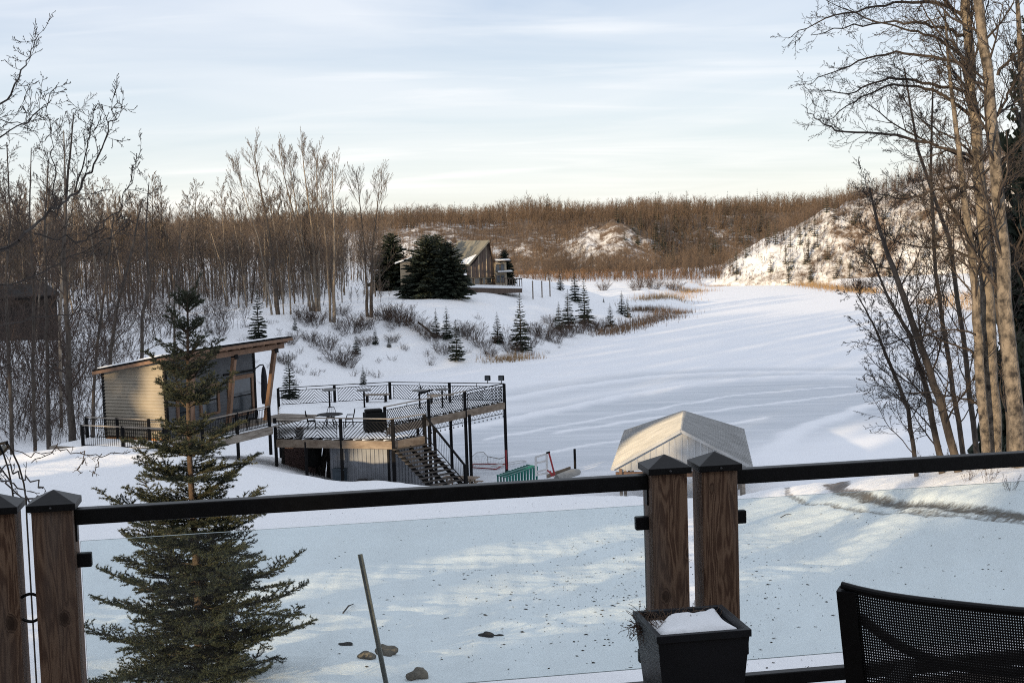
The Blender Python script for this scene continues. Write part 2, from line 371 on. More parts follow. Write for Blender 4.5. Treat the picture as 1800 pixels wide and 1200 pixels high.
def build_lake():
    A = np.linspace(-17, 56, 430); Rr = np.geomspace(50, 332, 260)
    AA, RR = np.meshgrid(np.radians(A), Rr); X, Y = RR*np.sin(AA), RR*np.cos(AA)
    ice = np.zeros(X.shape); Z = 0.010*wob(X, Y, 14, 2)
    # swept skating track: a broad bent band
    outer = [(-0.6, 117.7), (4.9, 125), (13.2, 132), (21.4, 133.3), (32.8, 129.8), (44, 120)]
    inner = [(-6, 99), (-0.4, 104.7), (4.3, 110.9), (9.3, 117.5), (16.5, 125), (22.5, 127.9), (28, 127.7), (34, 123), (37, 114), (33, 104), (27, 97)]
    cen = [(-1, 92), (8, 100), (16, 108), (24, 114)]
    ice = np.maximum(ice, 0.85*sst(0, 0.5, near_poly(X, Y, cen, 17)))
    ice = np.maximum(ice, 0.55*sst(0, 0.7, near_poly(X, Y, outer, 6.5)))
    rg = [(inner, 1.0, 0.26), (outer, 1.1, 0.18), ([(15, 85), (19, 95), (27.6, 107.9), (34, 112)], 0.9, 0.18), ([(13.5, 79), (19, 87), (30, 99), (40, 106)], 0.8, 0.07),
          ([(15, 74), (22, 82), (36, 94)], 0.6, 0.06), ([(16, 69), (26, 78), (40, 88)], 0.6, 0.06), ([(3, 98), (10, 104), (20, 110), (30, 116)], 0.4, 0.03), ([(0, 88), (9, 95), (18, 102)], 0.35, 0.03),
          ([(-2, 96), (8, 106), (18, 116), (28, 120)], 0.35, 0.03)]
    for pts, w, hgt in rg:
        k = near_poly(X + 0.5*wob(X, Y, 5, 1), Y + 0.5*wob(X, Y, 6, 8), pts, w*1.5); k = sst(0, 0.8, k); Z = Z + hgt*k*(0.7 + 0.3*wob(X, Y, 1.3, 4)); ice = ice*(1-0.97*k)
    Z = Z + 0.005*wob(X, Y, 3, 7)
    # keep only cells whose corners are over the water (a skirt runs under the shore)
    sd = lake_sd(X, Y); F = grid_faces(*X.shape); keep = sd.ravel()[F].min(1) < 3.0
    me = raw_mesh('lake', np.stack([X.ravel(), Y.ravel(), Z.ravel()], 1), F[keep], snow_material('lake_ice_snow', (0.86, 0.87, 0.90), ice=True, bump=0.22), True)
    set_attr(me, 'ice', ice); o = link('lake', me); o['kind'] = 'structure'; return o
build_lake()

# ------------------------------------------------------------------ hills
def hill_material(name, snow_lo, snow_hi):
    m_ = bpy.data.materials.new(name); m_.use_nodes = True; t = m_.node_tree; b = t.nodes['Principled BSDF']
    b.inputs['Roughness'].default_value = 0.85; b.inputs['Specular IOR Level'].default_value = 0.15
    g = N(t, 'ShaderNodeNewGeometry')
    n1_ = N(t, 'ShaderNodeTexNoise', Scale=0.30, Detail=10.0, Roughness=0.80); t.links.new(g.outputs['Position'], n1_.inputs['Vector'])
    n2_ = N(t, 'ShaderNodeTexNoise', Scale=0.035, Detail=4.0); t.links.new(g.outputs['Position'], n2_.inputs['Vector'])
    at = N(t, 'ShaderNodeAttribute', attribute_name='snow')
    ad = N(t, 'ShaderNodeMath', operation='MULTIPLY_ADD'); t.links.new(n2_.outputs[0], ad.inputs[0]); ad.inputs[1].default_value = 0.6; t.links.new(n1_.outputs[0], ad.inputs[2])
    a2 = N(t, 'ShaderNodeMath', operation='ADD'); t.links.new(ad.outputs[0], a2.inputs[0]); t.links.new(at.outputs['Fac'], a2.inputs[1])
    cr = ramp(t, [(snow_lo, 0.0), (snow_hi, 1.0)]); t.links.new(a2.outputs[0], cr.inputs[0])
    ec = ramp(t, [(0.35, (0.085, 0.058, 0.042)), (0.65, (0.20, 0.145, 0.10))]); t.links.new(n1_.outputs[0], ec.inputs[0])
    mix = N(t, 'ShaderNodeMix', data_type='RGBA'); t.links.new(cr.outputs[0], mix.inputs[0]); t.links.new(ec.outputs[0], mix.inputs[6]); mix.inputs[7].default_value = (0.74, 0.74, 0.75, 1)
    t.links.new(mix.outputs[2], b.inputs['Base Color'])
    bp = N(t, 'ShaderNodeBump', Strength=0.6, Distance=0.6); t.links.new(n1_.outputs[0], bp.inputs['Height']); t.links.new(bp.outputs[0], b.inputs['Normal'])
    return m_
def bluff_h(x, y):
    cy = np.interp(x, [40, 50, 87, 115, 160, 260], [322, 326, 330, 318, 290, 250])
    x = np.where(y > cy, x*cy/np.maximum(y, 1), x)
    cz = np.interp(x, [44, 50, 60, 72, 87, 100, 115, 160, 260], [0.5, 4.0, 9.5, 15.0, 20.0, 24.0, 28.5, 34, 36])
    wd = 10 + cz*1.15
    k = np.clip((y - (cy - wd)) / wd, 0, 1.0)
    prof = np.sin(k*math.pi/2)**1.15
    rough = 1.5*wob(x, y, 22, 1) + 1.1*wob(x, y, 8, 6) + 0.6*wob(x, y, 3.2, 2)
    back = np.clip((y-cy)/220, 0, 1)*np.where(x < 80, -1.0, -2.0)
    return (cz*prof + rough*sst(0.05, 0.5, k)*sst(44, 60, x) + 3*back) - 1.5*sst(0.05, 0.0, k) - 3.0*sst(50, 42, x)
def farhill_h(x, y):
    fy = np.interp(x, [-260, -60, 0, 30, 60, 120, 300], [330, 335, 345, 352, 372, 400, 420])
    k = (y - fy)/85
    top = np.interp(x, [-260, -90, -40, 0, 60, 130, 300], [12.5, 13.5, 14.6, 15.2, 15.6, 16, 18])
    h = top*sst(0, 1, k) + 4.5*sst(1, 4.5, k) + sst(0.1, 0.5, k)*(1.2*wob(x, y, 40, 4) + 0.6*wob(x, y, 12, 11))
    # the bare snowy knob
    kb = np.exp(-((x-28)/11)**2 - ((y-392)/16)**2)
    h = h + (6.6 + 2.0*wob(x, y, 9, 2) + 1.5*wob(x, y, 4, 7))*np.clip(1 - np.hypot((x-30)/(15 + 4*wob(x, y, 14, 3)), (y-395)/26), 0, 1)**0.8
    return h - 1.2*sst(0.05, -0.1, k)
def build_hills():
    xs = np.linspace(36, 260, 225); ys = np.linspace(255, 560, 200); X, Y = np.meshgrid(xs, ys); Z = bluff_h(X, Y)
    me = raw_mesh('bluff', np.stack([X.ravel(), Y.ravel(), Z.ravel()], 1), grid_faces(*X.shape), hill_material('bluff_slope', 0.72, 0.90), True)
    sn = 0.03*sst(20, 5, Z) - 0.07*sst(85, 120, X) + 0.07*sst(68, 50, X) ; set_attr(me, 'snow', sn)
    o = link('bluff', me); o['kind'] = 'structure'
    xs = np.linspace(-300, 330, 330); ys = np.concatenate([np.linspace(318, 470, 150), np.linspace(472, 1100, 50)]); X, Y = np.meshgrid(xs, ys); Z = farhill_h(X, Y)
    me = raw_mesh('hill', np.stack([X.ravel(), Y.ravel(), Z.ravel()], 1), grid_faces(*X.shape), hill_material('hill_slope', 0.74, 0.90), True)
    kb = np.exp(-((X-28)/13)**2 - ((Y-388)/18)**2); sn = 0.05*sst(0.1, 0.7, kb) + 0.16*sst(14, -16, X)*sst(4, 9, Z) - 0.12; set_attr(me, 'snow', sn)
    o = link('hill', me); o['kind'] = 'structure'
build_hills()

# ------------------------------------------------------------------ balcony the picture is taken from
FLOOR = CAM_H - 1.85
def wood_post_material():
    m_ = bpy.data.materials.new('stained_cedar'); m_.use_nodes = True; t = m_.node_tree; b = t.nodes['Principled BSDF']
    b.inputs['Roughness'].default_value = 0.72; b.inputs['Specular IOR Level'].default_value = 0.25
    tc_ = N(t, 'ShaderNodeNewGeometry')
    mp_ = N(t, 'ShaderNodeMapping'); mp_.inputs['Scale'].default_value = (1, 1, 0.10); t.links.new(tc_.outputs['Position'], mp_.inputs[0])
    # knots push the grain aside
    vo = N(t, 'ShaderNodeTexVoronoi', Scale=1.0); mk = N(t, 'ShaderNodeMapping'); mk.inputs['Scale'].default_value = (6.5, 6.5, 4.2); mk.inputs['Location'].default_value = (0.37, 0.2, 0.63)
    t.links.new(tc_.outputs['Position'], mk.inputs[0]); t.links.new(mk.outputs[0], vo.inputs['Vector'])
    kr = ramp(t, [(0.0, 1.0), (0.10, 0.75), (0.16, 0.12), (0.30, 0.0)]); t.links.new(vo.outputs['Distance'], kr.inputs[0])
    nz = N(t, 'ShaderNodeTexNoise', Scale=22.0, Detail=3.0, Distortion=0.4); t.links.new(mp_.outputs[0], nz.inputs['Vector'])
    ad = N(t, 'ShaderNodeMath', operation='MULTIPLY_ADD'); t.links.new(nz.outputs[0], ad.inputs[0]); ad.inputs[1].default_value = 9.0
    mk2 = N(t, 'ShaderNodeMath', operation='MULTIPLY'); t.links.new(kr.outputs[0], mk2.inputs[0]); mk2.inputs[1].default_value = 2.5; t.links.new(mk2.outputs[0], ad.inputs[2])
    sn = N(t, 'ShaderNodeMath', operation='SINE'); s6 = N(t, 'ShaderNodeMath', operation='MULTIPLY'); t.links.new(ad.outputs[0], s6.inputs[0]); s6.inputs[1].default_value = 6.0; t.links.new(s6.outputs[0], sn.inputs[0])
    mr = N(t, 'ShaderNodeMapRange'); mr.inputs['From Min'].default_value = -1; t.links.new(sn.outputs[0], mr.inputs[0])
    cr = ramp(t, [(0.0, (0.088, 0.047, 0.030)), (0.55, (0.165, 0.098, 0.062)), (1.0, (0.215, 0.135, 0.088))]); t.links.new(mr.outputs[0], cr.inputs[0])
    # grey weathering along the grain
    wn = N(t, 'ShaderNodeTexNoise', Scale=9.0, Detail=4.0); t.links.new(mp_.outputs[0], wn.inputs['Vector'])
    wr = ramp(t, [(0.45, 0.0), (0.68, 0.75)]); t.links.new(wn.outputs[0], wr.inputs[0])
    mix = N(t, 'ShaderNodeMix', data_type='RGBA'); t.links.new(wr.outputs[0], mix.inputs[0]); t.links.new(cr.outputs[0], mix.inputs[6]); mix.inputs[7].default_value = (0.135, 0.112, 0.098, 1)
    mi2 = N(t, 'ShaderNodeMix', data_type='RGBA'); t.links.new(kr.outputs[0], mi2.inputs[0]); t.links.new(mix.outputs[2], mi2.inputs[6]); mi2.inputs[7].default_value = (0.028, 0.016, 0.011, 1)
    t.links.new(mi2.outputs[2], b.inputs['Base Color'])
    bp = N(t, 'ShaderNodeBump', Strength=0.35, Distance=0.003); t.links.new(mr.outputs[0], bp.inputs['Height']); t.links.new(bp.outputs[0], b.inputs['Normal'])
    return m_
M_POST = wood_post_material()
def glass_material():
    m_ = bpy.data.materials.new('tinted_glass'); m_.use_nodes = True; t = m_.node_tree; t.nodes.clear()
    o = N(t, 'ShaderNodeOutputMaterial'); tr = N(t, 'ShaderNodeBsdfTransparent'); tr.inputs[0].default_value = (0.912, 0.957, 0.960, 1)
    gl = N(t, 'ShaderNodeBsdfGlossy'); gl.inputs['Roughness'].default_value = 0.0; fr = N(t, 'ShaderNodeFresnel', IOR=1.45)
    mx_ = N(t, 'ShaderNodeMixShader'); t.links.new(fr.outputs[0], mx_.inputs[0]); t.links.new(tr.outputs[0], mx_.inputs[1]); t.links.new(gl.outputs[0], mx_.inputs[2])
    g_ = N(t, 'ShaderNodeNewGeometry'); dn_ = N(t, 'ShaderNodeTexNoise', Scale=3.5, Detail=9.0, Roughness=0.75); t.links.new(g_.outputs['Position'], dn_.inputs['Vector'])
    dr_ = ramp(t, [(0.40, 0.0), (0.75, 0.075)]); t.links.new(dn_.outputs[0], dr_.inputs[0]); df = N(t, 'ShaderNodeBsdfDiffuse'); df.inputs[0].default_value = (0.6, 0.6, 0.6, 1)
    m3 = N(t, 'ShaderNodeMixShader'); t.links.new(dr_.outputs[0], m3.inputs[0]); t.links.new(mx_.outputs[0], m3.inputs[1]); t.links.new(df.outputs[0], m3.inputs[2]); t.links.new(m3.outputs[0], o.inputs[0])
    return m_
M_GLASS = glass_material(); M_GEDGE = mat('glass_edge', (0.10, 0.17, 0.155), (0.14, 0.22, 0.20), rough=0.2, spec=0.5)
def wpane():
    return mat('window_pane', (0.05, 0.06, 0.07), (0.03, 0.036, 0.042), rough=0.06, spec=0.9)
RAILY = lambda x: 5.22 + 0.16*x
RANG = math.atan(0.16); RD = np.array([math.cos(RANG), math.sin(RANG), 0]); RN = np.array([-math.sin(RANG), math.cos(RANG), 0])
def rp(x, z, n=0.0): return np.array([x, RAILY(x), z]) + RN*n
ZT = FLOOR + 0.91
def rail_section(label, x0, x1, posts):
    t = thing('deck_railing', label, 'railing', rp((x0+x1)/2, FLOOR), 'glass railing sections along the balcony')
    for xp in posts:
        p = MB().box((xp, RAILY(xp), FLOOR-0.35), 0.138, 0.138, ZT+0.012-FLOOR+0.35, RANG).build('post', M_POST, t, bevel=0.006)
        c = MB(); q = 0.083; base = [rp(xp, ZT+0.008) + RD*a*q + RN*b_*q for a, b_ in ((-1, -1), (1, -1), (1, 1), (-1, 1))]
        up = [v + np.array([0, 0, 0.024]) for v in base]; c.hexa(base, up)
        q2 = 0.074; ins = [rp(xp, ZT+0.036) + RD*a*q2 + RN*b_*q2 for a, b_ in ((-1, -1), (1, -1), (1, 1), (-1, 1))]
        c.add(up + ins + [rp(xp, ZT+0.072)], [(0, 1, 5, 4), (1, 2, 6, 5), (2, 3, 7, 6), (3, 0, 4, 7), (4, 5, 8), (5, 6, 8), (6, 7, 8), (7, 4, 8)])
        cp = c.build('post_cap', M_BLACK, p, bevel=0.002)
        s_ = MB().lathe((0, 0, 0), [(0.0045, 0), (0.0045, 0.002), (0.003, 0.003)], 8)
        c0 = rp(xp, ZT+0.020, -q-0.001); R_ = Matrix.Rotation(math.pi/2, 3, 'X') 
        s_.v = [tuple(c0 + np.array((v[0], -v[2], v[1]))) for v in s_.v]; s_.build('screw', M_SCREW, p)
    MB().bar(rp(x0, ZT-0.028), rp(x1, ZT-0.028), 0.052, 0.056).build('top_rail', M_BLACK, t, bevel=0.004)
    MB().bar(rp(x0, FLOOR+0.085), rp(x1, FLOOR+0.085), 0.044, 0.05).build('bottom_rail', M_BLACK, t, bevel=0.004)
    g0, g1 = FLOOR+0.165, ZT-0.118; xa, xb = x0+0.012, x1-0.012
    gp = MB().bar(rp(xa, (g0+g1)/2), rp(xb, (g0+g1)/2), 0.010, g1-g0)
    go = gp.build('glass_panel', M_GLASS, t); go.data.materials.append(M_GEDGE)
    for i, f in enumerate(go.data.polygons):
        if abs(f.normal.dot(Vector(RN))) < 0.5: f.material_index = 1
    for xc, sg in ((x0, 1), (x1, -1)):
        for zc in (ZT-0.185, FLOOR+0.215):
            MB().bar(rp(xc-0.004*sg, zc), rp(xc+0.048*sg, zc), 0.032, 0.05).build('glass_clip', M_BLACK, t, bevel=0.004)
        MB().bar(rp(xc, ZT-0.085), rp(xc+0.006*sg, ZT-0.085), 0.04, 0.06).build('rail_bracket', M_BLACK, t)
    return t
M_SCREW = mat('screw_steel', (0.12, 0.12, 0.125), rough=0.4, metal=0.8, scale=10)
XM0, XM1 = -1.632, 0.560
rail_section('railing section at the left edge with one cedar post and tinted glass beyond', -3.9, -1.893, [-3.97, -1.824])
rail_section('middle glass railing section with black rail between two cedar posts, spruce behind it', XM0+0.069, XM1-0.069, [XM0, XM1])
rail_section('right glass railing section with black rail behind the mesh chair', 0.822, 2.9, [0.753, 2.97])
# curved wire hooks between the two left posts
for z, s_, w_ in ((13.06, 1, 'upper'), (12.985, -1, 'lower')):
    hk = MB().tube([rp(-1.755+0.01*i, z + s_*0.012*math.sin(i/6*math.pi), -0.03) for i in range(0, 7)], 0.006, 6)
    tag(hk.build('wire_hook', M_BLACK), w_ + ' of two curved black hooks between the two left cedar posts', 'hook')

# boards under foot and the house wall behind the camera
bf = bpy.data.objects.new('balcony_floor', None); COL.objects.link(bf); bf['kind'] = 'structure'
M_DECK = mat('deck_board', (0.16, 0.12, 0.095), (0.10, 0.08, 0.065), rough=0.8, scale=3, stretch=(6, 0.5, 1))
for i in range(50):
    x = -3.9 + i*0.146; y1 = RAILY(x)+0.12
    MB().box((x, (y1-2.6)/2, FLOOR-0.04), 0.140, y1+2.6, 0.038).build('board', M_DECK, bf)
hw = MB(); hw.hexa([(-6, -9, 9.0), (9, -9, 9.0), (9, -2.6, 9.0), (-6, -2.6, 9.0)], [(-6, -9, 18.2), (9, -9, 18.2), (9, -2.6, 18.2), (-6, -2.6, 18.2)])
hw = hw.build('wall_house', mat('house_siding', (0.30, 0.27, 0.23), (0.25, 0.22, 0.19), rough=0.8)); hw['kind'] = 'structure'
rf = MB(); rf.add([(-6.8, -1.2, 17.9), (9.8, -1.2, 17.9), (9.8, -5.8, 20.6), (-6.8, -5.8, 20.6), (9.8, -10, 17.9), (-6.8, -10, 17.9)], [(0, 1, 2, 3), (3, 2, 4, 5)])
rf = rf.build('roof_house', M_GREY); rf['kind'] = 'structure'

# ------------------------------------------------------------------ mesh chair
def sling_chair():
    e1 = np.array([0.857, -0.515, 0]); e2 = np.array([0.515, 0.857, 0]); up = np.array([0, 0, 1.0]); O = np.array([0.748, 3.25, 13.437]); W = 0.575
    t = thing('patio_chair', 'black mesh sling patio chair seen from behind, in front of the railing', 'chair', (O[0]+e1[0]*W/2+e2[0]*.25, O[1]+e1[1]*W/2+e2[1]*.25, FLOOR))
    Hb = 0.60
    def bk(u, v):   # u 0..1 across, v 0 top .. 1 bottom of the back; slight dish
        z = -Hb*v; f = 0.16*v + 0.030*(1-(2*u-1)**2)*math.sin(min(1, v*1.3)*math.pi*0.5) ; sag = 0.005*(1-(2*u-1)**2)*(1-v)
        return O + e1*(W*u) + e2*f + up*(z - sag + 0.012*(2*u-1)**4*(1-v)**3)
    M_MESH = mat('sling_mesh', (0.012, 0.012, 0.014), (0.018, 0.018, 0.02), rough=0.6, scale=60)
    nv, nh = 92, 84; V = []; F = []
    def strand(fn, k, w, axis):
        b = len(V)
        for i in range(k+1):
            a = fn(i/k); V.extend([a - axis*w/2, a + axis*w/2])
        for i in range(k): F.append((b+2*i, b+2*i+1, b+2*i+3, b+2*i+2))
    for i in range(nv):
        u = 0.055 + 0.89*i/(nv-1); strand(lambda s_: bk(u, 0.015+0.97*s_), 14, 0.0040, e1)
    ax = (e2*0.16 - up*Hb); ax /= np.linalg.norm(ax)
    for j in range(nh):
        v = 0.02 + 0.96*j/(nh-1); strand(lambda s_: bk(0.05+0.90*s_, v) - e2*0.0006, 14, 0.0040, ax)
    so = obj('sling_back', V, F, M_MESH, t); so['kind'] = 'stuff'; 
    md = so.modifiers.new('thick', 'SOLIDIFY'); md.thickness = 0.0012
    for u in (0.022, 0.978):
        f = MB(); pts = [bk(u, v) for v in np.linspace(0.012, 1.0, 12)]
        for a, b_ in zip(pts[:-1], pts[1:]): f.bar(a, b_, 0.044, 0.026, up=e2)
        f.build('back_stile', M_BLACK, t)
    f = MB(); pts = [bk(u, 0.0) for u in np.linspace(0.0, 1.0, 16)]
    f.tube(pts, 0.0085, 10); f.build('top_hem', M_BLACK, t)
    f = MB(); pts = []
    for u in np.linspace(0.05, 0.95, 22):
        v = 0.075 + 0.215*(1-abs(2*u-1)**2.6); pts.append(bk(u, v) + e2*0.035*(1-(2*u-1)**8))
    f.tube(pts, 0.0115, 10); f.build('back_bow', M_BLACK, t, True)
    # seat, arms and legs
    s0 = bk(0, 1); s1 = bk(1, 1)
    st = MB(); q = [s0, s1, s1+e2*0.44+up*0.04, s0+e2*0.44+up*0.04]; st.hexa([p-up*0.006 for p in q], q); st.build('seat', M_MESH, t)
    for sgn, p in ((-1, s0), (1, s1)):
        p = p + e1*sgn*0.02
        for q0 in (p-e2*0.05, p+e2*0.46):
            MB().tube([q0+up*0.02, np.array([q0[0], q0[1], FLOOR])], 0.013, 8).build('leg', M_BLACK, t)
        MB().bar(bk(0.0 if sgn < 0 else 1.0, 0.62), p+e2*0.46+up*0.24, 0.045, 0.02).build('armrest', M_BLACK, t)
        MB().tube([p+e2*0.46+up*0.24, p+e2*0.46], 0.013, 8).build('arm_support', M_BLACK, t)
    return t
sling_chair()

# ------------------------------------------------------------------ planter
def planter():
    c = np.array([0.578, 4.755]); ang = 0.16; top, bot, h = 0.325, 0.225, 0.50
    t = thing('planter', 'tall black square planter filled with snow and dead stems, at the post pair', 'planter', (c[0], c[1], FLOOR))
    def sq(s_, z, k=1.0): 
        ca, sa = math.cos(ang), math.sin(ang)
        return [(c[0]+(x*ca-y*sa)*s_/2*k, c[1]+(x*sa+y*ca)*s_/2*k, z) for x, y in ((-1, -1), (1, -1), (1, 1), (-1, 1))]
    M_PL = mat('black_planter_plastic', (0.012, 0.013, 0.016), (0.018, 0.019, 0.023), rough=0.45, scale=8, bump=0.05)
    b = MB(); o0, o1 = sq(bot, FLOOR), sq(top-0.012, FLOOR+h-0.02); i1, i0 = sq(top-0.05, FLOOR+h-0.02), sq(top-0.07, FLOOR+h-0.09)
    b.add(o0+o1+i1+i0, [(3, 2, 1, 0)] + [(k, (k+1) % 4, 4+(k+1) % 4, 4+k) for k in range(4)] + [(8+k, 8+(k+1) % 4, 12+(k+1) % 4, 12+k) for k in range(4)] + [(12, 13, 14, 15)])
    b.build('body', M_PL, t)
    r = MB(); a0, a1 = sq(top, FLOOR+h-0.024), sq(top, FLOOR+h); c0, c1 = sq(top-0.04, FLOOR+h), sq(top-0.045, FLOOR+h-0.05); d0 = sq(top-0.02, FLOOR+h-0.024)
    r.add(a0+a1+c0+c1, [(k, (k+1) % 4, 4+(k+1) % 4, 4+k) for k in range(4)] + [(4+k, 4+(k+1) % 4, 8+(k+1) % 4, 8+k) for k in range(4)] + [(8+k, 8+(k+1) % 4, 12+(k+1) % 4, 12+k) for k in range(4)])
    r.build('rim', M_PL, t, bevel=0.002)
    # soil then snow mound
    s_ = MB(); s_.prism([p[:2] for p in sq(top-0.052, 0)], FLOOR+h-0.075, FLOOR+h-0.045); s_.build('soil', mat('soil', (0.05, 0.036, 0.027), (0.03, 0.022, 0.017), rough=0.95, scale=40, bump=0.8), t)
    n = 26; V = []; F = []
    ca, sa = math.cos(ang), math.sin(ang)
    for j in range(n):
        for i in range(n):
            x, y = (2*i/(n-1)-1), (2*j/(n-1)-1)
            e = max(abs(x), abs(y)); z = 0.030*(1-e**10) + 0.006 + 0.016*math.sin(3*x+1)*math.cos(2.3*y) - 0.03*sst(0.35, 0.8, y+0.35*x*-1+0.25*math.sin(5*x))
            z -= 0.028*math.exp(-((x-0.12)**2+(y-0.1)**2)/0.02)
            X, Y = x*(top-0.06)/2, y*(top-0.06)/2
            V.append((c[0]+X*ca-Y*sa, c[1]+X*sa+Y*ca, FLOOR+h-0.030+z))
    for j in range(n-1):
        for i in range(n-1): F.append((j*n+i, j*n+i+1, (j+1)*n+i+1, (j+1)*n+i))
    obj('snow', V, F, MATS['snow_plain'], t, True)
    # dead plant, spilling over the back-left corner
    rng = np.random.default_rng(3); segs = []
    for k in range(330):
        bx, by = rng.uniform(-0.16, 0.0), rng.uniform(0.06, 0.145)
        if k > 260: bx, by = rng.uniform(0.0, 0.13), rng.uniform(0.09, 0.14)
        p = np.array([c[0]+bx*ca-by*sa, c[1]+bx*sa+by*ca, FLOOR+h-0.045]); d = rng.normal(size=3)*0.7 + np.array([-0.85 if k < 230 else 0, -0.1, 0.8]); d /= np.linalg.norm(d)
        for s__ in range(int(rng.integers(3, 7))):
            d = d + rng.normal(size=3)*0.38 + np.array([0, 0, -0.16]); d /= np.linalg.norm(d); q = p + d*0.016
            segs.append([*p, 0.0012, *q, 0.0009]); p = q
    for k in range(14):
        a = k*0.45; p = np.array([c[0]+0.016, c[1]+0.01, FLOOR+h-0.03]); q = p + np.array([0.018*math.cos(a*3), 0.018*math.sin(a*3), 0.012+0.0028*k]); segs.append([*p, 0.0016, *q, 0.001])
    V, F = seg_mesh(segs); o = obj('dead_stems', V, F, M_DRY, t); o['kind'] = 'stuff'
MATS['snow_plain'] = mat('snow_plain', (0.86, 0.87, 0.885), (0.82, 0.83, 0.85), rough=0.65, scale=6, bump=0.25, bscale=18)
planter()

# ------------------------------------------------------------------ yard: leaning stake, stones, litter
P0 = gpix(684, 1216); P1 = aty(633, 974, P0[1]+0.1)
st = MB(); d = (P1-P0); 
for sx in (-0.022, 0.022): st.bar(P0+np.array([sx, 0, -0.1]), P1+np.array([sx, 0, 0]), 0.006, 0.035, up=(0, 1, 0))
st.bar(P0+np.array([0, 0.015, -0.1]), P1+np.array([0, 0.015, 0]), 0.04, 0.005, up=(0, 1, 0))
tag(st.build('garden_stake', mat('galvanised_channel', (0.20, 0.20, 0.185), (0.13, 0.13, 0.12), rough=0.6, metal=0.3, scale=8)), 'thin grey metal stake leaning left in the snow, stones at its foot', 'stake')
def rock(name, label, c, sx, sy, sz, seed, m_=None, ang=0.0, sink=0.35):
    rng = np.random.default_rng(seed); V = []; F = []; nu, nv = 18, 11; ph = rng.uniform(0, 6.28, 8)
    for j in range(nv):
        th = math.pi*j/(nv-1)
        for i in range(nu):
            f = 2*math.pi*i/nu; x, y, z = math.sin(th)*math.cos(f), math.sin(th)*math.sin(f), math.cos(th)
            r = 1 + 0.16*math.sin(2*x*1.7+ph[0]+y*2) + 0.12*math.sin(3*y+ph[1]+z*2.2) + 0.07*math.sin(6*x+ph[2]+4*z) + 0.05*math.sin(9*y+ph[3]-5*x)
            x, y, z = x*r*sx, y*r*sy, z*r*sz
            V.append((c[0]+x*math.cos(ang)-y*math.sin(ang), c[1]+x*math.sin(ang)+y*math.cos(ang), c[2]+z+sz*(1-2*sink)))
    for j in range(nv-1):
        for i in range(nu): F.append((j*nu+i, (j+1)*nu+i, (j+1)*nu+(i+1) % nu, j*nu+(i+1) % nu))
    return tag(obj(name, V, F, m_ or M_ROCK, None, True), label, 'rock', 'stones poking out of the yard snow')
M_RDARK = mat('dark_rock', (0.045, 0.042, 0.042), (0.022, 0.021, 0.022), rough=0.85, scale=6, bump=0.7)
rock('rock', 'larger round brown stone just right of the leaning stake foot', gpix(680, 1150), 0.125, 0.11, 0.085, 1)
rock('rock', 'snow-flecked tan stone left of the leaning stake foot', gpix(645, 1157), 0.12, 0.09, 0.06, 2)
rock('rock', 'black stone tip in open snow right of the stake', gpix(855, 1120), 0.105, 0.07, 0.045, 3, M_RDARK)
rock('rock', 'low dark stone trailing right of the black stone tip', gpix(876, 1118), 0.07, 0.03, 0.018, 31, M_RDARK)
rock('rock', 'reddish stone at the bottom edge below the stake', gpix(735, 1193), 0.11, 0.1, 0.075, 4)
rock('rock', 'flat dark stone sliver left of the stake stones', gpix(607, 1134), 0.09, 0.05, 0.02, 5, M_RDARK)
def litter():
    rng = np.random.default_rng(11); P = []; n = 0
    while n < 1900:
        if n % 3 == 1 and rng.random() < .75: px, py = P[-1][0]+rng.normal()*14, P[-1][1]+rng.normal()*7
        elif rng.random() < 0.72: px, py = rng.normal(1120, 170), rng.normal(1000, 75)
        else: px, py = rng.uniform(560, 1780), rng.uniform(870, 1190)
        if not (500 < px < 1790 and 865 < py < 1195): continue
        P.append((px, py)); n += 1
    P = np.array(P); V = []; F = []
    # solve on the sloping yard plane, then drop to the true height
    W_ = []
    for px, py in P:
        z = 7.0; 
        for _ in range(5):
            q = atz(px, py, z); z = 9.45 - 0.1407*(q[1]-15) + 1.5*float(sst(6, 12, q[0])*sst(18, 34, q[1]))
        W_.append(q)
    W_ = np.array(W_); hz = ground_h(W_[:, 0], W_[:, 1])
    for (x, y, _), z in zip(W_, hz):
        L = 0.008 + 0.036*rng.random()**4; a = rng.uniform(0, 6.28); w = L*rng.uniform(0.25, 0.7)
        if rng.random() < 0.02: L *= 3; w = 0.008
        c_, s_ = math.cos(a), math.sin(a); zz = z+0.006; b = len(V); h = rng.uniform(0.003, 0.012)
        V.extend([(x-c_*L, y-s_*L, zz), (x+s_*w, y-c_*w, zz), (x+c_*L, y+s_*L, zz), (x-s_*w, y+c_*w, zz), (x, y, zz+h)])
        F.extend([(b, b+1, b+4), (b+1, b+2, b+4), (b+2, b+3, b+4), (b+3, b, b+4)])
    o = obj('leaf_litter', V, F, mat('litter', (0.045, 0.035, 0.028), (0.02, 0.017, 0.014), rough=0.9, scale=1)); o['kind'] = 'stuff'
    o['label'] = 'dark bits of bark and leaf scattered on the yard snow'
litter()
# fallen sticks
for (a, b_, lab) in [((1372, 910), (1391, 906), 'thin bent stick on the snow below the muddy track'), ((833, 872), (900, 866), 'dark branch lying flat just past the black top rail'),
                     ((955, 860), (962, 866), 'short stick stuck upright near the flat dark branch'), ((603, 1078), (622, 1063), 'thin twig lying left of the leaning stake')]:
    pa, pb = gpix(*a), gpix(*b_); m_ = (pa+pb)/2; m_[2] += 0.05
    tag(MB().tube([pa+[0, 0, .01], m_, pb+[0, 0, .02]], [0.012, 0.012, 0.006], 5).build('fallen_stick', M_TWIGN), lab, 'stick')

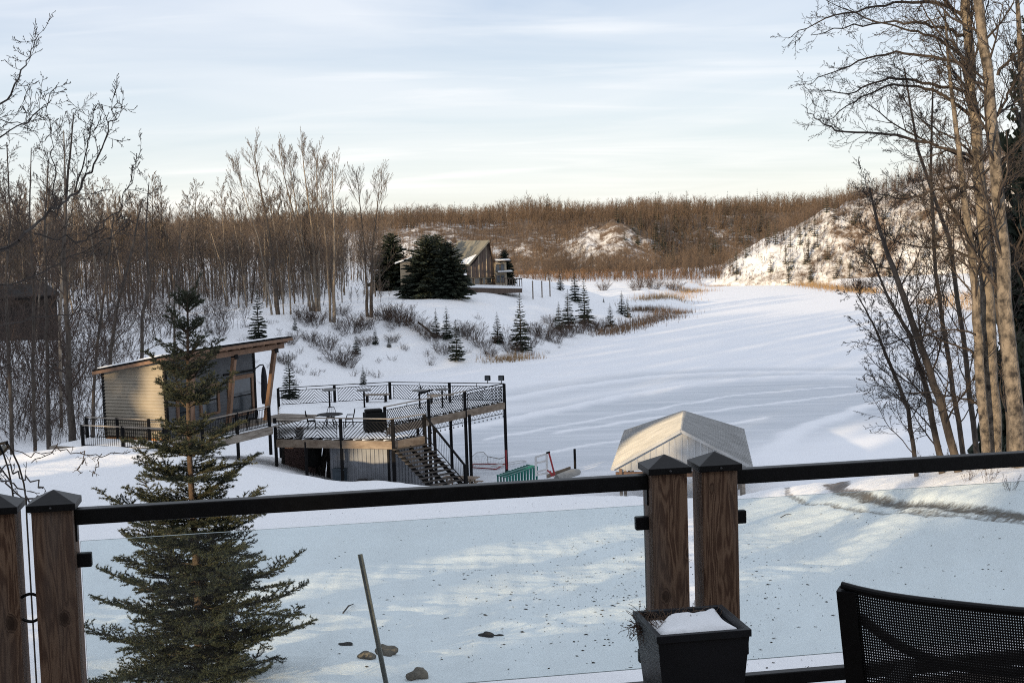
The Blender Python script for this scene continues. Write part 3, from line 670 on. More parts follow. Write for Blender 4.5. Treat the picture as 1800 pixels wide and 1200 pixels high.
# ------------------------------------------------------------------ raised terrace over the shore
DZ = 4.1
TA, TB, TC = (-12.0, 70.7), (-5.96, 68.85), (-4.48, 70.25)
TD0, TD, TE, TG, TF = (-6.75, 73.7), (-4.65, 76.87), (-0.55, 83.04), (-7.5, 85.82), (-14.05, 84.43)
def clipline(x0, y0, dx, dy, w, h):
    t0, t1 = -1e9, 1e9
    for p, d_, lo, hi in ((x0, dx, 0, w), (y0, dy, 0, h)):
        a, b_ = (lo-p)/d_, (hi-p)/d_
        if a > b_: a, b_ = b_, a
        t0, t1 = max(t0, a), min(t1, b_)
    return None if t1 <= t0+1e-4 else (x0+dx*t0, y0+dy*t0, x0+dx*t1, y0+dy*t1)
def lattice_panel(t, p, q, z, h, seed, name='railing_panel'):
    """rails and the zigzag bar infill between two posts; p,q plan points"""
    p = np.array([p[0], p[1], z]); q = np.array([q[0], q[1], z]); L = np.linalg.norm(q-p); e = (q-p)/L; up = np.array([0, 0, 1.0])
    zb, zt = 0.10, h-0.16; pan = MB()
    MB().bar(p+up*zb, q+up*zb, 0.03, 0.035).build('lower_rail', M_BLACKM, t); MB().bar(p+up*zt, q+up*zt, 0.03, 0.035).build('upper_rail', M_BLACKM, t)
    for f in (0.06, 0.94): pan.bar(p+e*L*f+up*zb, p+e*L*f+up*zt, 0.026, 0.026, up=e)
    x0, w, hh = 0.06*L, 0.88*L, zt-zb; cw = hh*1.25; n = max(1, round(w/cw)); cw = w/n
    for k in range(n):
        sgn = 1 if (k+seed) % 2 else -1
        for c in np.arange(-hh, cw+hh, 0.185):
            s_ = clipline(c, 0.0 if sgn > 0 else hh, 1.0, 1.0*sgn, cw, hh)
            if s_ is None: continue
            a = p+e*(x0+k*cw+s_[0])+up*(zb+s_[1]); b_ = p+e*(x0+k*cw+s_[2])+up*(zb+s_[3]); pan.bar(a, b_, 0.030, 0.030, up=np.cross(e, up))
    MB().bar(p+e*L*0.5+up*zt, p+e*L*0.5+up*(h-0.02), 0.03, 0.03, up=e).build('spacer', M_BLACKM, t)
    o = pan.build(name, M_BLACKM, t); o['kind'] = 'stuff'; return o
M_FASCIA = mat('stained_fascia', (0.27, 0.215, 0.165), (0.12, 0.085, 0.06), rough=0.8, scale=1.6, stretch=(1, 1, 2.5), bump=0.2, lo=0.3, hi=0.72)
M_STEELSIDE = mat('ribbed_sheet', (0.20, 0.21, 0.23), (0.155, 0.16, 0.175), rough=0.55, metal=0.2, scale=1.5)
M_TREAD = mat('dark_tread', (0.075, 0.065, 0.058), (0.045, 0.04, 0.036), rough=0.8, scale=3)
def terrace():
    t = thing('terrace', 'raised snow-covered terrace on black posts with zigzag railings above the frozen pond', 'terrace', (-7, 76, gz(-7, 70)))
    poly = [TA, TB, TC, (-5.25, 71.0), (-6.3, 70.1), TD0, TD, TE, TG, TF]
    MB().prism(poly, DZ-0.07, DZ-0.004).build('deck_floor', M_GREYWOOD, t)
    # snow that lies on the boards
    xs, ys = np.meshgrid(np.linspace(-14.2, -0.4, 90), np.linspace(68.7, 86, 110)); P = np.stack([xs.ravel(), ys.ravel()], 1)
    def inside(pt, pg):
        r = np.zeros(len(pt), bool); n = len(pg); dm = np.full(len(pt), 1e9)
        for i in range(n):
            (ax, ay), (bx, by) = pg[i], pg[(i+1) % n]; c = ((ay > pt[:, 1]) != (by > pt[:, 1])) & (pt[:, 0] < (bx-ax)*(pt[:, 1]-ay)/((by-ay) if by != ay else 1e-9)+ax); r ^= c
            ex, ey = bx-ax, by-ay; tt = np.clip(((pt[:, 0]-ax)*ex+(pt[:, 1]-ay)*ey)/(ex*ex+ey*ey), 0, 1); dm = np.minimum(dm, np.hypot(pt[:, 0]-ax-tt*ex, pt[:, 1]-ay-tt*ey))
        return np.where(r, dm, -dm)
    sd = inside(P, poly); z = DZ + 0.10*np.clip(sd/0.5, 0, 1)**0.5 + 0.025*wob(P[:, 0], P[:, 1], 2.5, 3); z = np.where(sd <= 0.02, DZ-0.03, z)
    F = grid_faces(*xs.shape); keep = (sd[F] > 0.0).all(1)
    obj('deck_snow', np.column_stack([P, z]), F[keep], MATS['snow_plain'], t, True)
    for a, b_ in ((TA, TB), (TB, TC), (TD0, TD), (TD, TE), (TE, TG), (TG, TF), (TC, (-5.25, 71.0))):
        d_ = np.array(b_)-np.array(a); d_ = d_/np.linalg.norm(d_); nrm = np.array([d_[1], -d_[0]])*0.03
        MB().bar((a[0]+nrm[0], a[1]+nrm[1], DZ-0.20), (b_[0]+nrm[0], b_[1]+nrm[1], DZ-0.20), 0.05, 0.38).build('fascia_board', M_FASCIA, t)
    # posts carry deck and railing
    def lerp(a, b_, f): return (a[0]+(b_[0]-a[0])*f, a[1]+(b_[1]-a[1])*f)
    mAB = lerp(TA, TB, 0.565); mDE = lerp(TD, TE, 0.46)
    rail_posts = [TA, mAB, TB, TC, TD0, TD, mDE, TE, TG, lerp(TE, TG, 0.47), TF, lerp(TG, TF, 0.5)]
    for (x, y) in rail_posts:
        MB().box((x, y, gz(x, y)-0.2), 0.15, 0.15, DZ+1.08-gz(x, y)+0.2, 0.3).build('post', M_BLACKM, t)
    for (x, y) in [lerp(TA, TB, 0.26), (-8.2, 75), (-4.2, 73.8), (-2.5, 78.6), (-9, 79), (-12.6, 77), (-5.5, 80)]:
        MB().box((x, y, gz(x, y)-0.2), 0.14, 0.14, DZ-0.10-gz(x, y)+0.2, 0.3).build('post', M_BLACKM, t)
    runs = [(TA, mAB, 0), (mAB, TB, 1), (TB, TC, 0), (TD0, TD, 1), (TD, mDE, 0), (mDE, TE, 1), (TE, lerp(TE, TG, .47), 0), (lerp(TE, TG, .47), TG, 1), (TG, lerp(TG, TF, .5), 0), (lerp(TG, TF, .5), TF, 1)]
    for i, (a, b_, s_) in enumerate(runs):
        lattice_panel(t, a, b_, DZ, 1.08, s_)
        wood = i in (0, 1, 2, 3, 4)
        MB().bar((*a, DZ+1.10), (*b_, DZ+1.10), 0.15 if wood else 0.07, 0.04).build('cap_rail', M_GREYWOOD if wood else M_BLACKM, t)
    # light truss and bulbs under the lake edge
    tr = MB(); a, b_ = np.array([*TD, 3.45]), np.array([*TE, 3.45]); tr.bar(a, b_, 0.035, 0.035); n = 22
    for i in range(n):
        p0, p1, p2 = a+(b_-a)*i/n, a+(b_-a)*(i+.5)/n, a+(b_-a)*(i+1)/n; up = np.array([0, 0, 0.26]); tr.bar(p0, p1+up, 0.014, 0.014); tr.bar(p1+up, p2, 0.014, 0.014)
    o = tr.build('truss', M_BLACKM, t); o['kind'] = 'stuff'
    bl = MB()
    for i in range(18):
        p = a+(b_-a)*(i+.5)/18; bl.tube([p, p-np.array([0, 0, .12])], 0.008, 4); bl.lathe(p-np.array([0, 0, .22]), [(0.012, 0), (0.035, 0.03), (0.03, 0.07), (0.014, 0.10)], 8)
    o = bl.build('bulb_string', M_BLACKM, t); o['kind'] = 'stuff'
    # store room under the front corner: ribbed sheet walls
    SA, SB, SC_, SD_ = np.array([-9.25, 70.25]), np.array([-6.25, 69.35]), np.array([-4.6, 71.6]), np.array([-7.8, 72.6])
    for a, b_ in ((SA, SB), (SB, SC_), (SC_, SD_), (SD_, SA)):
        w = np.linalg.norm(b_-a); n = int(w/0.22); e = (b_-a)/w; nr = np.array([e[1], -e[0]])
        for i in range(n):
            c = a+e*(i+.5)*w/n; g = min(gz(*c), gz(*SA))-0.5
            m2 = MB(); u = w/n
            q = [c-e*u/2, c-e*u*0.30+nr*0.0, c-e*u*.2+nr*.035, c+e*u*.2+nr*.035, c+e*u*.30, c+e*u/2]
            pl = [tuple(p) for p in q] + [tuple(p-nr*0.03) for p in q[::-1]]
            m2.prism(pl, g, DZ-0.42); m2.build('siding_panel', M_STEELSIDE, t)
    MB().box((SB[0], SB[1], gz(*SB)-.4), 0.10, 0.10, DZ-0.43-gz(*SB)+.4, -0.3).build('corner_trim', M_BLACKM, t)
    # stairs: two stringers, open treads, handrail on the far side
    run = np.array([1.98, -1.85]); zb = gz(-3.2, 67.7)+0.02; n = 12; b0, c0 = np.array(TB), np.array(TC); w3 = lambda p, z: np.array([p[0], p[1], z])
    bc = (c0-b0)/np.linalg.norm(c0-b0)
    for f in (0.06, 0.5, 0.94):
        s_ = b0+(c0-b0)*f; MB().bar(w3(s_, DZ-0.42), w3(s_+run, zb), 0.06, 0.20).build('stringer', M_BLACKM, t)
    for i in range(n):
        f = (i+0.6)/n; z = (DZ-0.30)+(zb-DZ+0.34)*f; p = b0+run*f; q = c0+run*f
        MB().bar(w3(p-bc*0.1, z), w3(q+bc*0.05, z), 0.27, 0.045).build('tread', M_TREAD, t)
    q0, q1 = w3(c0, DZ+1.05), w3(c0+run*1.02, zb+0.98)
    hr = MB().bar(q0, q1, 0.10, 0.07).build('handrail', M_BLACKM, t)
    MB().bar(q0-np.array([0, 0, 1.02]), q1-np.array([0, 0, .85]), 0.03, 0.04).build('lower_rail', M_BLACKM, t)
    MB().box((q1[0], q1[1], zb-0.3), 0.15, 0.15, 1.35, 0.75).build('newel_post', M_BLACKM, t)
    bs = MB()
    for i in range(1, 24):
        a = q0+(q1-q0)*i/24; bs.bar(a, a-np.array([0, 0, 1.0]), 0.014, 0.014, up=(1, 0, 0))
    o = bs.build('baluster', M_BLACKM, t); o['kind'] = 'stuff'
    return t
terrace()
def text_curve(name, body, size, loc, rot, m_, parent=None, extrude=0.01):
    c = bpy.data.curves.new(name, 'FONT'); c.body = body; c.size = size; c.extrude = extrude; c.align_x = 'CENTER'
    o = bpy.data.objects.new(name, c); me = bpy.data.meshes.new_from_object(o); bpy.data.objects.remove(o)
    co = np.empty(len(me.vertices)*3); me.vertices.foreach_get('co', co); co = co.reshape(-1, 3)
    R_ = np.array(Matrix.Rotation(rot, 3, 'Z') @ Matrix.Rotation(math.pi/2, 3, 'X')); co = co @ R_.T + V3(loc)
    if parent is not None: co = co - OFF[parent.name]
    me.vertices.foreach_set('co', co.ravel()); me.update(); me.materials.clear(); me.materials.append(m_)
    return link(name, me, parent)
# cut-metal sign on the rear railing
sc_ = np.array([-5.15, 84.7, DZ]); sa = math.atan2(TE[1]-TG[1], TE[0]-TG[0]); se = np.array([math.cos(sa), math.sin(sa), 0]); sn_ = np.array([math.sin(sa), -math.cos(sa), 0])*0.10; Z1 = np.array([0, 0, 1.0])
sg = thing('metal_sign', 'black cut-metal lettering sign with a star on the rear terrace railing', 'sign', sc_+sn_)
k = MB(); pp = [sc_+sn_+se*x+Z1*z for x, z in [(-0.55, 0.30), (-0.56, 0.40), (-0.42, 0.50), (-0.1, 0.58), (0.2, 0.66), (0.45, 0.70)]]
for a, b_, h_ in zip(pp[:-1], pp[1:], (0.06, 0.13, 0.17, 0.15, 0.09)): k.bar(a, b_, 0.02, h_, up=Z1)
k.build('swoosh', M_BLACKM, sg)
k = MB(); c_ = sc_+sn_+se*-0.40+Z1*0.80
for i in range(5):
    a = math.pi/2+i*1.2566; k.bar(c_, c_+se*math.cos(a)*0.16+Z1*math.sin(a)*0.16, 0.015, 0.05, up=se)
k.build('star', M_BLACKM, sg)
text_curve('lettering', "Au'Pond", 0.26, sc_+sn_+se*0.40+Z1*0.36, sa, M_BLACKM, sg)
# lamps on the corner rail
for px_, lab in ((857, 'left of two black floodlights on the far terrace corner rail'), (881, 'right of two black floodlights on the far terrace corner rail')):
    c = aty(px_, 664, 83.2); t = thing('floodlight', lab, 'floodlight', (c[0], c[1], DZ+1.12), 'floodlights on the terrace rail')
    MB().box((c[0], c[1], c[2]-0.16), 0.34, 0.14, 0.30, -0.4).build('housing', M_BLACKM, t, bevel=0.02)
    MB().bar((c[0], c[1], DZ+1.10), (c[0], c[1], c[2]-0.13), 0.05, 0.05, up=(1, 0, 0)).build('bracket', M_BLACKM, t)
    MB().box((c[0]-.03, c[1]-.075, c[2]-0.13), 0.28, 0.02, 0.24, -0.4).build('lens', wpane(), t)
# tables and seats on the terrace
M_TTOP = mat('table_top', (0.16, 0.155, 0.15), (0.10, 0.10, 0.10), rough=0.6, scale=5)
for (x, y), lab in zip([(-10.74, 82.4), (-8.65, 81.75), (-5.38, 80.69), (-4.09, 80.89)],
                       ['leftmost tall round bar table on the terrace', 'tall round bar table beside the left bench', 'tall round bar table in front of the metal sign', 'tall round bar table between the two rear benches, rightmost']):
    t = thing('bar_table', lab, 'table', (x, y, DZ+.08), 'tall bar tables on the terrace')
    MB().lathe((x, y, DZ+1.08), [(0.40, 0), (0.42, 0.02), (0.42, 0.05), (0.38, 0.07)], 22).build('table_top', M_TTOP, t)
    MB().lathe((x, y, DZ+.05), [(0.05, 0), (0.05, 1.03)], 10).build('pedestal', M_BLACKM, t); MB().lathe((x, y, DZ+.06), [(0.24, 0), (0.24, 0.03), (0.06, 0.06)], 16).build('base', M_BLACKM, t)
for px_, py_, lab in ((662, 707, 'left snow-dusted bench by the rear terrace railing'), (775, 708, 'right snow-dusted bench by the rear terrace railing')):
    c = atz(px_, py_, DZ+0.08); t = thing('bench', lab, 'bench', c, 'benches along the rear railing'); e = np.array([math.cos(-0.05), math.sin(-0.05), 0])
    MB().bar(c-e*0.78+Z1*0.47, c+e*0.78+Z1*0.47, 0.42, 0.08).build('seat', M_GREYWOOD, t)
    for s_ in (-0.55, 0.55): MB().box(c+e*s_, 0.12, 0.34, 0.43, -0.05).build('leg', M_BLACKM, t)
def wire_chair(c, ang, lab, cat='chair', group='metal chairs round the terrace table', name='metal_chair'):
    t = thing(name, lab, cat, c, group); ca, sa_ = math.cos(ang), math.sin(ang)
    L = lambda x, y, z: (c[0]+x*ca-y*sa_, c[1]+x*sa_+y*ca, c[2]+z)
    MB().lathe(L(0, 0, 0.42), [(0.22, 0), (0.235, 0.015), (0.22, 0.03)], 14).build('seat', M_BLACKM, t)
    b = MB(); b.tube([L(-.2, -.2, .44), L(-.22, -.28, .75), L(-.14, -.31, .95), L(.14, -.31, .95), L(.22, -.28, .75), L(.2, -.2, .44)], 0.018, 6)
    for x in (-.1, 0, .1): b.tube([L(x, -.21, .44), L(x, -.3, .94)], 0.011, 5)
    b.build('backrest', M_BLACKM, t)
    for x, y in ((-.18, -.17), (.18, -.17), (-.18, .17), (.18, .17)): MB().tube([L(x, y, .43), L(x*1.2, y*1.25, 0)], 0.016, 6).build('leg', M_BLACKM, t)
    for s_ in (-1, 1): MB().tube([L(.22*s_, -.26, .68), L(.25*s_, .1, .66), L(.2*s_, .16, .44)], 0.014, 6).build('armrest', M_BLACKM, t)
rt = atz(581, 752, DZ+0.08)
t = thing('patio_table', 'round dark metal patio table near the front of the terrace', 'table', rt)
MB().lathe(rt+Z1*0.70, [(0.66, 0), (0.68, 0.015), (0.68, 0.03), (0.64, 0.04)], 26).build('table_top', M_BLACKM, t)
for i in range(4):
    a = 0.6+i*1.571; MB().tube([rt+np.array([.12*math.cos(a), .12*math.sin(a), .70]), rt+np.array([.3*math.cos(a), .3*math.sin(a), .35]), rt+np.array([.5*math.cos(a), .5*math.sin(a), 0])], 0.022, 6).build('leg', M_BLACKM, t)
wire_chair(rt+np.array([-0.95, -0.15, 0]), -1.5, 'metal armchair on the left of the round terrace table')
wire_chair(rt+np.array([0.98, 0.10, 0]), 1.6, 'metal armchair on the right of the round terrace table')
wire_chair(rt+np.array([-0.1, 0.98, 0]), 3.1, 'metal armchair behind the round terrace table')
# square covered grill
bx = np.array([-7.15, 71.75, DZ+0.07]); t = thing('covered_grill', 'black covered grill standing behind the front terrace railing', 'grill', bx)
MB().box(bx+Z1*0.07, 0.98, 0.66, 0.95, 0.35).build('cover', mat('black_cover', (0.006, 0.0065, 0.0065), (0.011, 0.011, 0.011), spec=0.1, rough=0.7, scale=3, bump=0.5), t, bevel=0.05)
MB().box(bx+Z1*1.02, 0.86, 0.5, 0.16, 0.35).build('lid', MATS['black_cover'], t, bevel=0.06)
for sx in (-.4, .4): MB().box(bx+np.array([sx, 0, 0]), 0.07, 0.5, 0.07, 0.35).build('foot', M_BLACKM, t)
pt = atz(527, 769, DZ+0.05); t = thing('flower_pot', 'grey square flower pot with dead stems behind the front terrace railing', 'pot', pt)
q = MB(); s0, s1 = 0.14, 0.23; q.hexa([pt+np.array([x*s0, y*s0, 0]) for x, y in ((-1, -1), (1, -1), (1, 1), (-1, 1))], [pt+np.array([x*s1, y*s1, .42]) for x, y in ((-1, -1), (1, -1), (1, 1), (-1, 1))]); q.build('pot', M_TTOP, t)
sg_ = []; rr = np.random.default_rng(8)
for i in range(40):
    p = pt+np.array([rr.uniform(-.15, .15), rr.uniform(-.15, .15), .41]); sg_.append([*p, .008, *(p+np.array([rr.normal()*.12, rr.normal()*.12, rr.uniform(.08, .22)])), .005])
V, F = seg_mesh(sg_); obj('stems', V, F, M_DRY, t)['kind'] = 'stuff'
pa_, pb_ = np.array([-12.2, 73.6]), np.array([-7.7, 72.8]); wb = thing('light_block_screen', 'added dark board screen that blocks light into the bay under the terrace', 'screen', (*((pa_+pb_)/2), gz(*((pa_+pb_)/2))))  # dark screen added to block light, so the bay under the deck goes dark
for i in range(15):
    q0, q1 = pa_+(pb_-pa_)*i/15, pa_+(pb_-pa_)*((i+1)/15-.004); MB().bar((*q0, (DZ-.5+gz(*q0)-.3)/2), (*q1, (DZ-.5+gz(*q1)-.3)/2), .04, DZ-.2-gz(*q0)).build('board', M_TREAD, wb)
# things stored under the terrace
bz = gz(-9.9, 71.6)
t = thing('storage_bin', 'dark blue-grey lidded bin under the front of the terrace', 'bin', (-8.75, 69.9, gz(-8.75, 69.9))); b = MB(); p = np.array([-8.75, 69.95, gz(-8.75, 69.9)-.05])
b.box(p, 0.62, 0.5, 0.75, -0.3).build('body', mat('bin_plastic', (0.035, 0.05, 0.065), (0.05, 0.065, 0.08), rough=0.5), t, bevel=0.03); MB().box(p+Z1*.75, 0.68, 0.56, 0.07, -0.3).build('lid', MATS['bin_plastic'], t, bevel=0.02)
p = np.array([-10.3, 71.9, gz(-10.3, 71.9)]); t = thing('covered_barbecue', 'black hooded kettle-shaped bundle in the shade under the terrace', 'barbecue', p)
MB().lathe(p+Z1*.45, [(0.15, 0), (0.36, 0.12), (0.42, 0.5), (0.40, 0.95), (0.25, 1.25), (0.1, 1.32)], 14).build('cover', MATS['black_cover'], t, True)
for a in (0.5, 2.6, 4.7): MB().tube([p+np.array([.1*math.cos(a), .1*math.sin(a), .5]), p+np.array([.3*math.cos(a), .3*math.sin(a), -.05])], 0.02, 5).build('leg', M_BLACKM, t)
p = np.array([-11.2, 73.2]); MBp = MB().box((p[0], p[1], gz(*p)-.2), 1.7, 0.06, 2.2, -0.3); tag(MBp.build('plywood_sheet', mat('plywood', (0.17, 0.11, 0.10), (0.13, 0.085, 0.075), rough=0.9)), 'brown plywood sheet standing under the left part of the terrace', 'plywood')
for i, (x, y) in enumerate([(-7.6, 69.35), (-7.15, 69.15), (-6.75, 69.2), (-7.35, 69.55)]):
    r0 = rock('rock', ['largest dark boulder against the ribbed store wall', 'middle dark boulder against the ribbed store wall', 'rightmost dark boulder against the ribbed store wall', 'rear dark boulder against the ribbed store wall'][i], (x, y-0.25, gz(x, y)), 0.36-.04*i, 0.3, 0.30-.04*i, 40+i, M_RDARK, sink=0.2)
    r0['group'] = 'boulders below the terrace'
# picnic table by the stairs
def picnic(c, ang):
    t = thing('picnic_table', 'weathered picnic table on the ice behind the terrace stairs', 'table', c); ca, sa_ = math.cos(ang), math.sin(ang)
    L = lambda x, y, z: np.array((c[0]+x*ca-y*sa_, c[1]+x*sa_+y*ca, c[2]+z))
    for i in range(5): y = -0.32+0.16*i; MB().bar(L(-.95, y, .75), L(.95, y, .75), 0.145, 0.04).build('top_plank', M_FASCIA, t)
    for y in (-.72, .72): MB().bar(L(-.95, y, .45), L(.95, y, .45), 0.26, 0.04).build('seat_plank', M_FASCIA, t)
    for x in (-.65, .65):
        MB().bar(L(x, -.78, .42), L(x, .78, .42), 0.04, 0.09).build('cross_beam', M_FASCIA, t)
        for s_ in (-1, 1): MB().bar(L(x, .25*s_, .73), L(x, .6*s_, -.05), 0.04, 0.09, up=(ca, sa_, 0)).build('leg', M_FASCIA, t)
picnic(np.array([-2.9, 73.2, gz(-2.9, 73.2)]), -0.35)

# ------------------------------------------------------------------ cabin with the slanting roof
CN = np.array([-16.45, 66.9, 0]); CU = np.array([-0.9, 0.436, 0]); CV = np.array([0.436, 0.9, 0]); CF = 4.9
def cp(u, v, z): return CN + CU*u + CV*v + Z1*(CF+z)
M_TAN = mat('tan_lap_siding', (0.31, 0.27, 0.215), (0.26, 0.225, 0.175), rough=0.7, scale=1.5)
M_SNOWR = MATS['snow_plain']
def roofz(u): return 3.78 - 0.165*u
def cabin():
    t = thing('cabin', 'small cabin with slanting roof, tan left wall and dark front behind the near spruce', 'cabin', cp(2, 3, 0))
    UL, VL = 3.75, 7.0
    # left wall: lap boards
    n = 24; sd = MB()
    for i in range(n):
        z0 = 3.8*i/n; z1 = 3.8*(i+1)/n; u1 = UL if roofz(UL) > z1 else max(0.0, (3.78-z1)/0.165)
        if u1 <= 0.02: continue
        sd.hexa([cp(u1, -0.075, z0), cp(0, -0.075, z0), cp(0, 0, z0), cp(u1, 0, z0)], [cp(u1, -0.008, z1), cp(0, -0.008, z1), cp(0, 0, z1), cp(u1, 0, z1)])
    o = sd.build('siding', M_TAN, t); o['kind'] = 'stuff'; o['label'] = 'tan horizontal lap siding'
    for (u0, u1, v0, v1) in ((0.02, UL-.02, 0.02, 0.12), (0.02, 0.14, 0.0, VL), (UL-0.14, UL-.02, 0.0, VL), (0.02, UL-.02, VL-.12, VL)):
        h0, h1 = roofz(u0)-0.03, roofz(u1)-0.03
        m2 = MB(); m2.hexa([cp(u0, v0, -.1), cp(u0, v1, -.1), cp(u1, v1, -.1), cp(u1, v0, -.1)], [cp(u0, v0, h0), cp(u0, v1, h0), cp(u1, v1, h1), cp(u1, v0, h1)]); m2.build('wall', M_GREY, t)
    # front lap boards, dark
    fb = MB()
    for i in range(22):
        z0, z1 = 3.74*i/22, 3.74*(i+1)/22; fb.hexa([cp(-.03, 0, z0), cp(-.03, VL, z0), cp(0.018, VL, z0), cp(0.018, 0, z0)], [cp(-.005, 0, z1), cp(-.005, VL, z1), cp(0.018, VL, z1), cp(0.018, 0, z1)])
    o = fb.build('siding', M_GREY, t); o['kind'] = 'stuff'; o['label'] = 'charcoal lap siding of the front'
    for (u, v, h) in ((0, 0, roofz(0)), (UL, 0, roofz(UL)), (0, VL, roofz(0))):
        MB().bar(cp(u, v, -.15), cp(u, v, h-.02), 0.14, 0.14, up=CU).build('corner_trim', M_BLACKM, t)
    MB().bar(cp(0.1, -0.03, -0.19), cp(UL, -0.03, -0.19), 0.08, 0.24).build('skirt_board', mat('orange_skirt', (0.55, 0.24, 0.07), (0.42, 0.18, 0.055), rough=0.7), t)
    # windows and door in the front wall
    def opening(v0, v1, z0, z1, name):
        fr = MB()
        for a, b_ in ((cp(-.05, v0, z0), cp(-.05, v0, z1)), (cp(-.05, v1, z0), cp(-.05, v1, z1))): fr.bar(a, b_, 0.16, 0.10, up=CU)
        fr.bar(cp(-.052, v0-.1, z1), cp(-.052, v1+.1, z1), 0.10, 0.20)
        if name == 'window': fr.bar(cp(-.052, v0, z0), cp(-.052, v1, z0), 0.10, 0.12)
        w = fr.build(name, M_TIMBER, t)
        MB().hexa([cp(-.045, v0+.06, z0), cp(-.045, v1-.06, z0), cp(-.02, v1-.06, z0), cp(-.02, v0+.06, z0)], [cp(-.045, v0+.06, z1-.08), cp(-.045, v1-.06, z1-.08), cp(-.02, v1-.06, z1-.08), cp(-.02, v0+.06, z1-.08)]).build('pane', wpane(), w)
        MB().bar(cp(-.05, v0+.1, (z0+z1)*.5), cp(-.05, v1-.1, (z0+z1)*.5), 0.03, 0.05).build('glazing_bar', M_BLACKM, w)
    opening(4.75, 6.75, 0.35, 2.25, 'window'); opening(0.75, 1.9, 0.0, 2.1, 'door'); opening(2.5, 3.9, 0.7, 2.1, 'window')
    MB().bar(cp(-.06, 4.4, 2.5), cp(-.06, 7.05, 2.5), 0.08, 0.10).build('head_flashing', M_BLACKM, t)
    # roof: thin slab with snow, rafters, long porch overhang
    u0, u1, v0, v1 = -1.95, UL+0.30, -0.40, VL+0.75
    rf_ = MB().hexa([cp(u0, v0, roofz(u0)), cp(u0, v1, roofz(u0)), cp(u1, v1, roofz(u1)), cp(u1, v0, roofz(u1))], [cp(u0, v0, roofz(u0)+.10), cp(u0, v1, roofz(u0)+.10), cp(u1, v1, roofz(u1)+.10), cp(u1, v0, roofz(u1)+.10)]).build('roof', M_BLACKM, t)
    MB().hexa([cp(u0+.2, v0+.12, roofz(u0)+.10), cp(u0+.2, v1-.12, roofz(u0)+.10), cp(u1-.1, v1-.12, roofz(u1)+.10), cp(u1-.1, v0+.12, roofz(u1)+.10)],
              [cp(u0+.3, v0+.2, roofz(u0)+.15), cp(u0+.3, v1-.2, roofz(u0)+.15), cp(u1-.2, v1-.2, roofz(u1)+.19), cp(u1-.2, v0+.2, roofz(u1)+.19)]).build('roof_snow', M_SNOWR, rf_)
    MB().bar(cp(u0, v0-.02, roofz(u0)-.08), cp(u1, v0-.02, roofz(u1)-.08), 0.05, 0.15).build('rake_board', M_TIMBER, t)
    MB().bar(cp(u0-.02, v0, roofz(u0)-.06), cp(u0-.02, v1, roofz(u0)-.06), 0.05, 0.15).build('eave_board', M_TIMBER, t)
    for v in np.linspace(0.3, VL+.4, 8): MB().bar(cp(u0+.05, v, roofz(u0)-.11), cp(-.04, v, roofz(0)-.11), 0.09, 0.20).build('rafter', M_TIMBER, t)
    MB().bar(cp(-1.45, v0+.2, roofz(-1.45)-.32), cp(-1.45, v1-.1, roofz(-1.45)-.32), 0.16, 0.24).build('porch_beam', M_TIMBER, t)
    for v, dv in ((0.35, -0.35), (3.5, -0.5), (6.9, -0.75)):
        c_ = MB().bar(cp(-1.45, v, roofz(-1.45)-.4), cp(-1.25, v+dv, 0.02), 0.20, 0.20, up=CU).build('slanted_post', M_TIMBER, t)
        MB().bar(cp(-1.46, v+.02, roofz(-1.45)-.62), cp(-1.45, v, roofz(-1.45)-.40), 0.26, 0.26, up=CU).build('steel_shoe', M_BLACKM, c_)
    # porch and walk on posts
    M_PD = M_GREYWOOD
    for (a, b_) in (((-2.6, 0.0), (-0.02, 9.2)), ((-2.6, -3.3), (4.2, -0.9)), ((-2.6, -0.9), (-0.3, 0.0))):
        (ua, va), (ub, vb) = a, b_
        nb = int(abs(vb-va)/0.30)
        for i in range(nb):
            v0_, v1_ = va+(vb-va)*i/nb, va+(vb-va)*(i+1)/nb-0.012
            MB().hexa([cp(ua, v0_, -.10), cp(ub, v0_, -.10), cp(ub, v1_, -.10), cp(ua, v1_, -.10)][::-1], [cp(ua, v0_, -.06), cp(ub, v0_, -.06), cp(ub, v1_, -.06), cp(ua, v1_, -.06)][::-1]).build('porch_board', M_PD, t)
    MB().hexa([cp(4.0, -3.2, -.06), cp(-2.4, -3.2, -.06), cp(-2.4, -1.0, -.06), cp(4.0, -1.0, -.06)], [cp(3.8, -2.9, 0.03), cp(-2.2, -2.9, 0.03), cp(-2.2, -1.2, 0.03), cp(3.8, -1.2, 0.03)]).build('porch_snow', M_SNOWR, t)
    MB().hexa([cp(-2.5, -1.0, -.06), cp(-2.5, 6.0, -.06), cp(-1.7, 6.0, -.06), cp(-1.7, -1.0, -.06)][::-1], [cp(-2.4, -1.0, 0.02), cp(-2.4, 5.5, 0.02), cp(-1.9, 5.5, 0.02), cp(-1.9, -1.0, 0.02)][::-1]).build('porch_snow', M_SNOWR, t)
    MB().bar(cp(-2.63, -3.3, -.26), cp(-2.63, 4.75, -.26), 0.05, 0.34).build('fascia_board', M_GREYWOOD, t)
    MB().bar(cp(-2.6, -3.33, -.26), cp(4.2, -3.33, -.26), 0.05, 0.34).build('fascia_board', M_GREYWOOD, t)
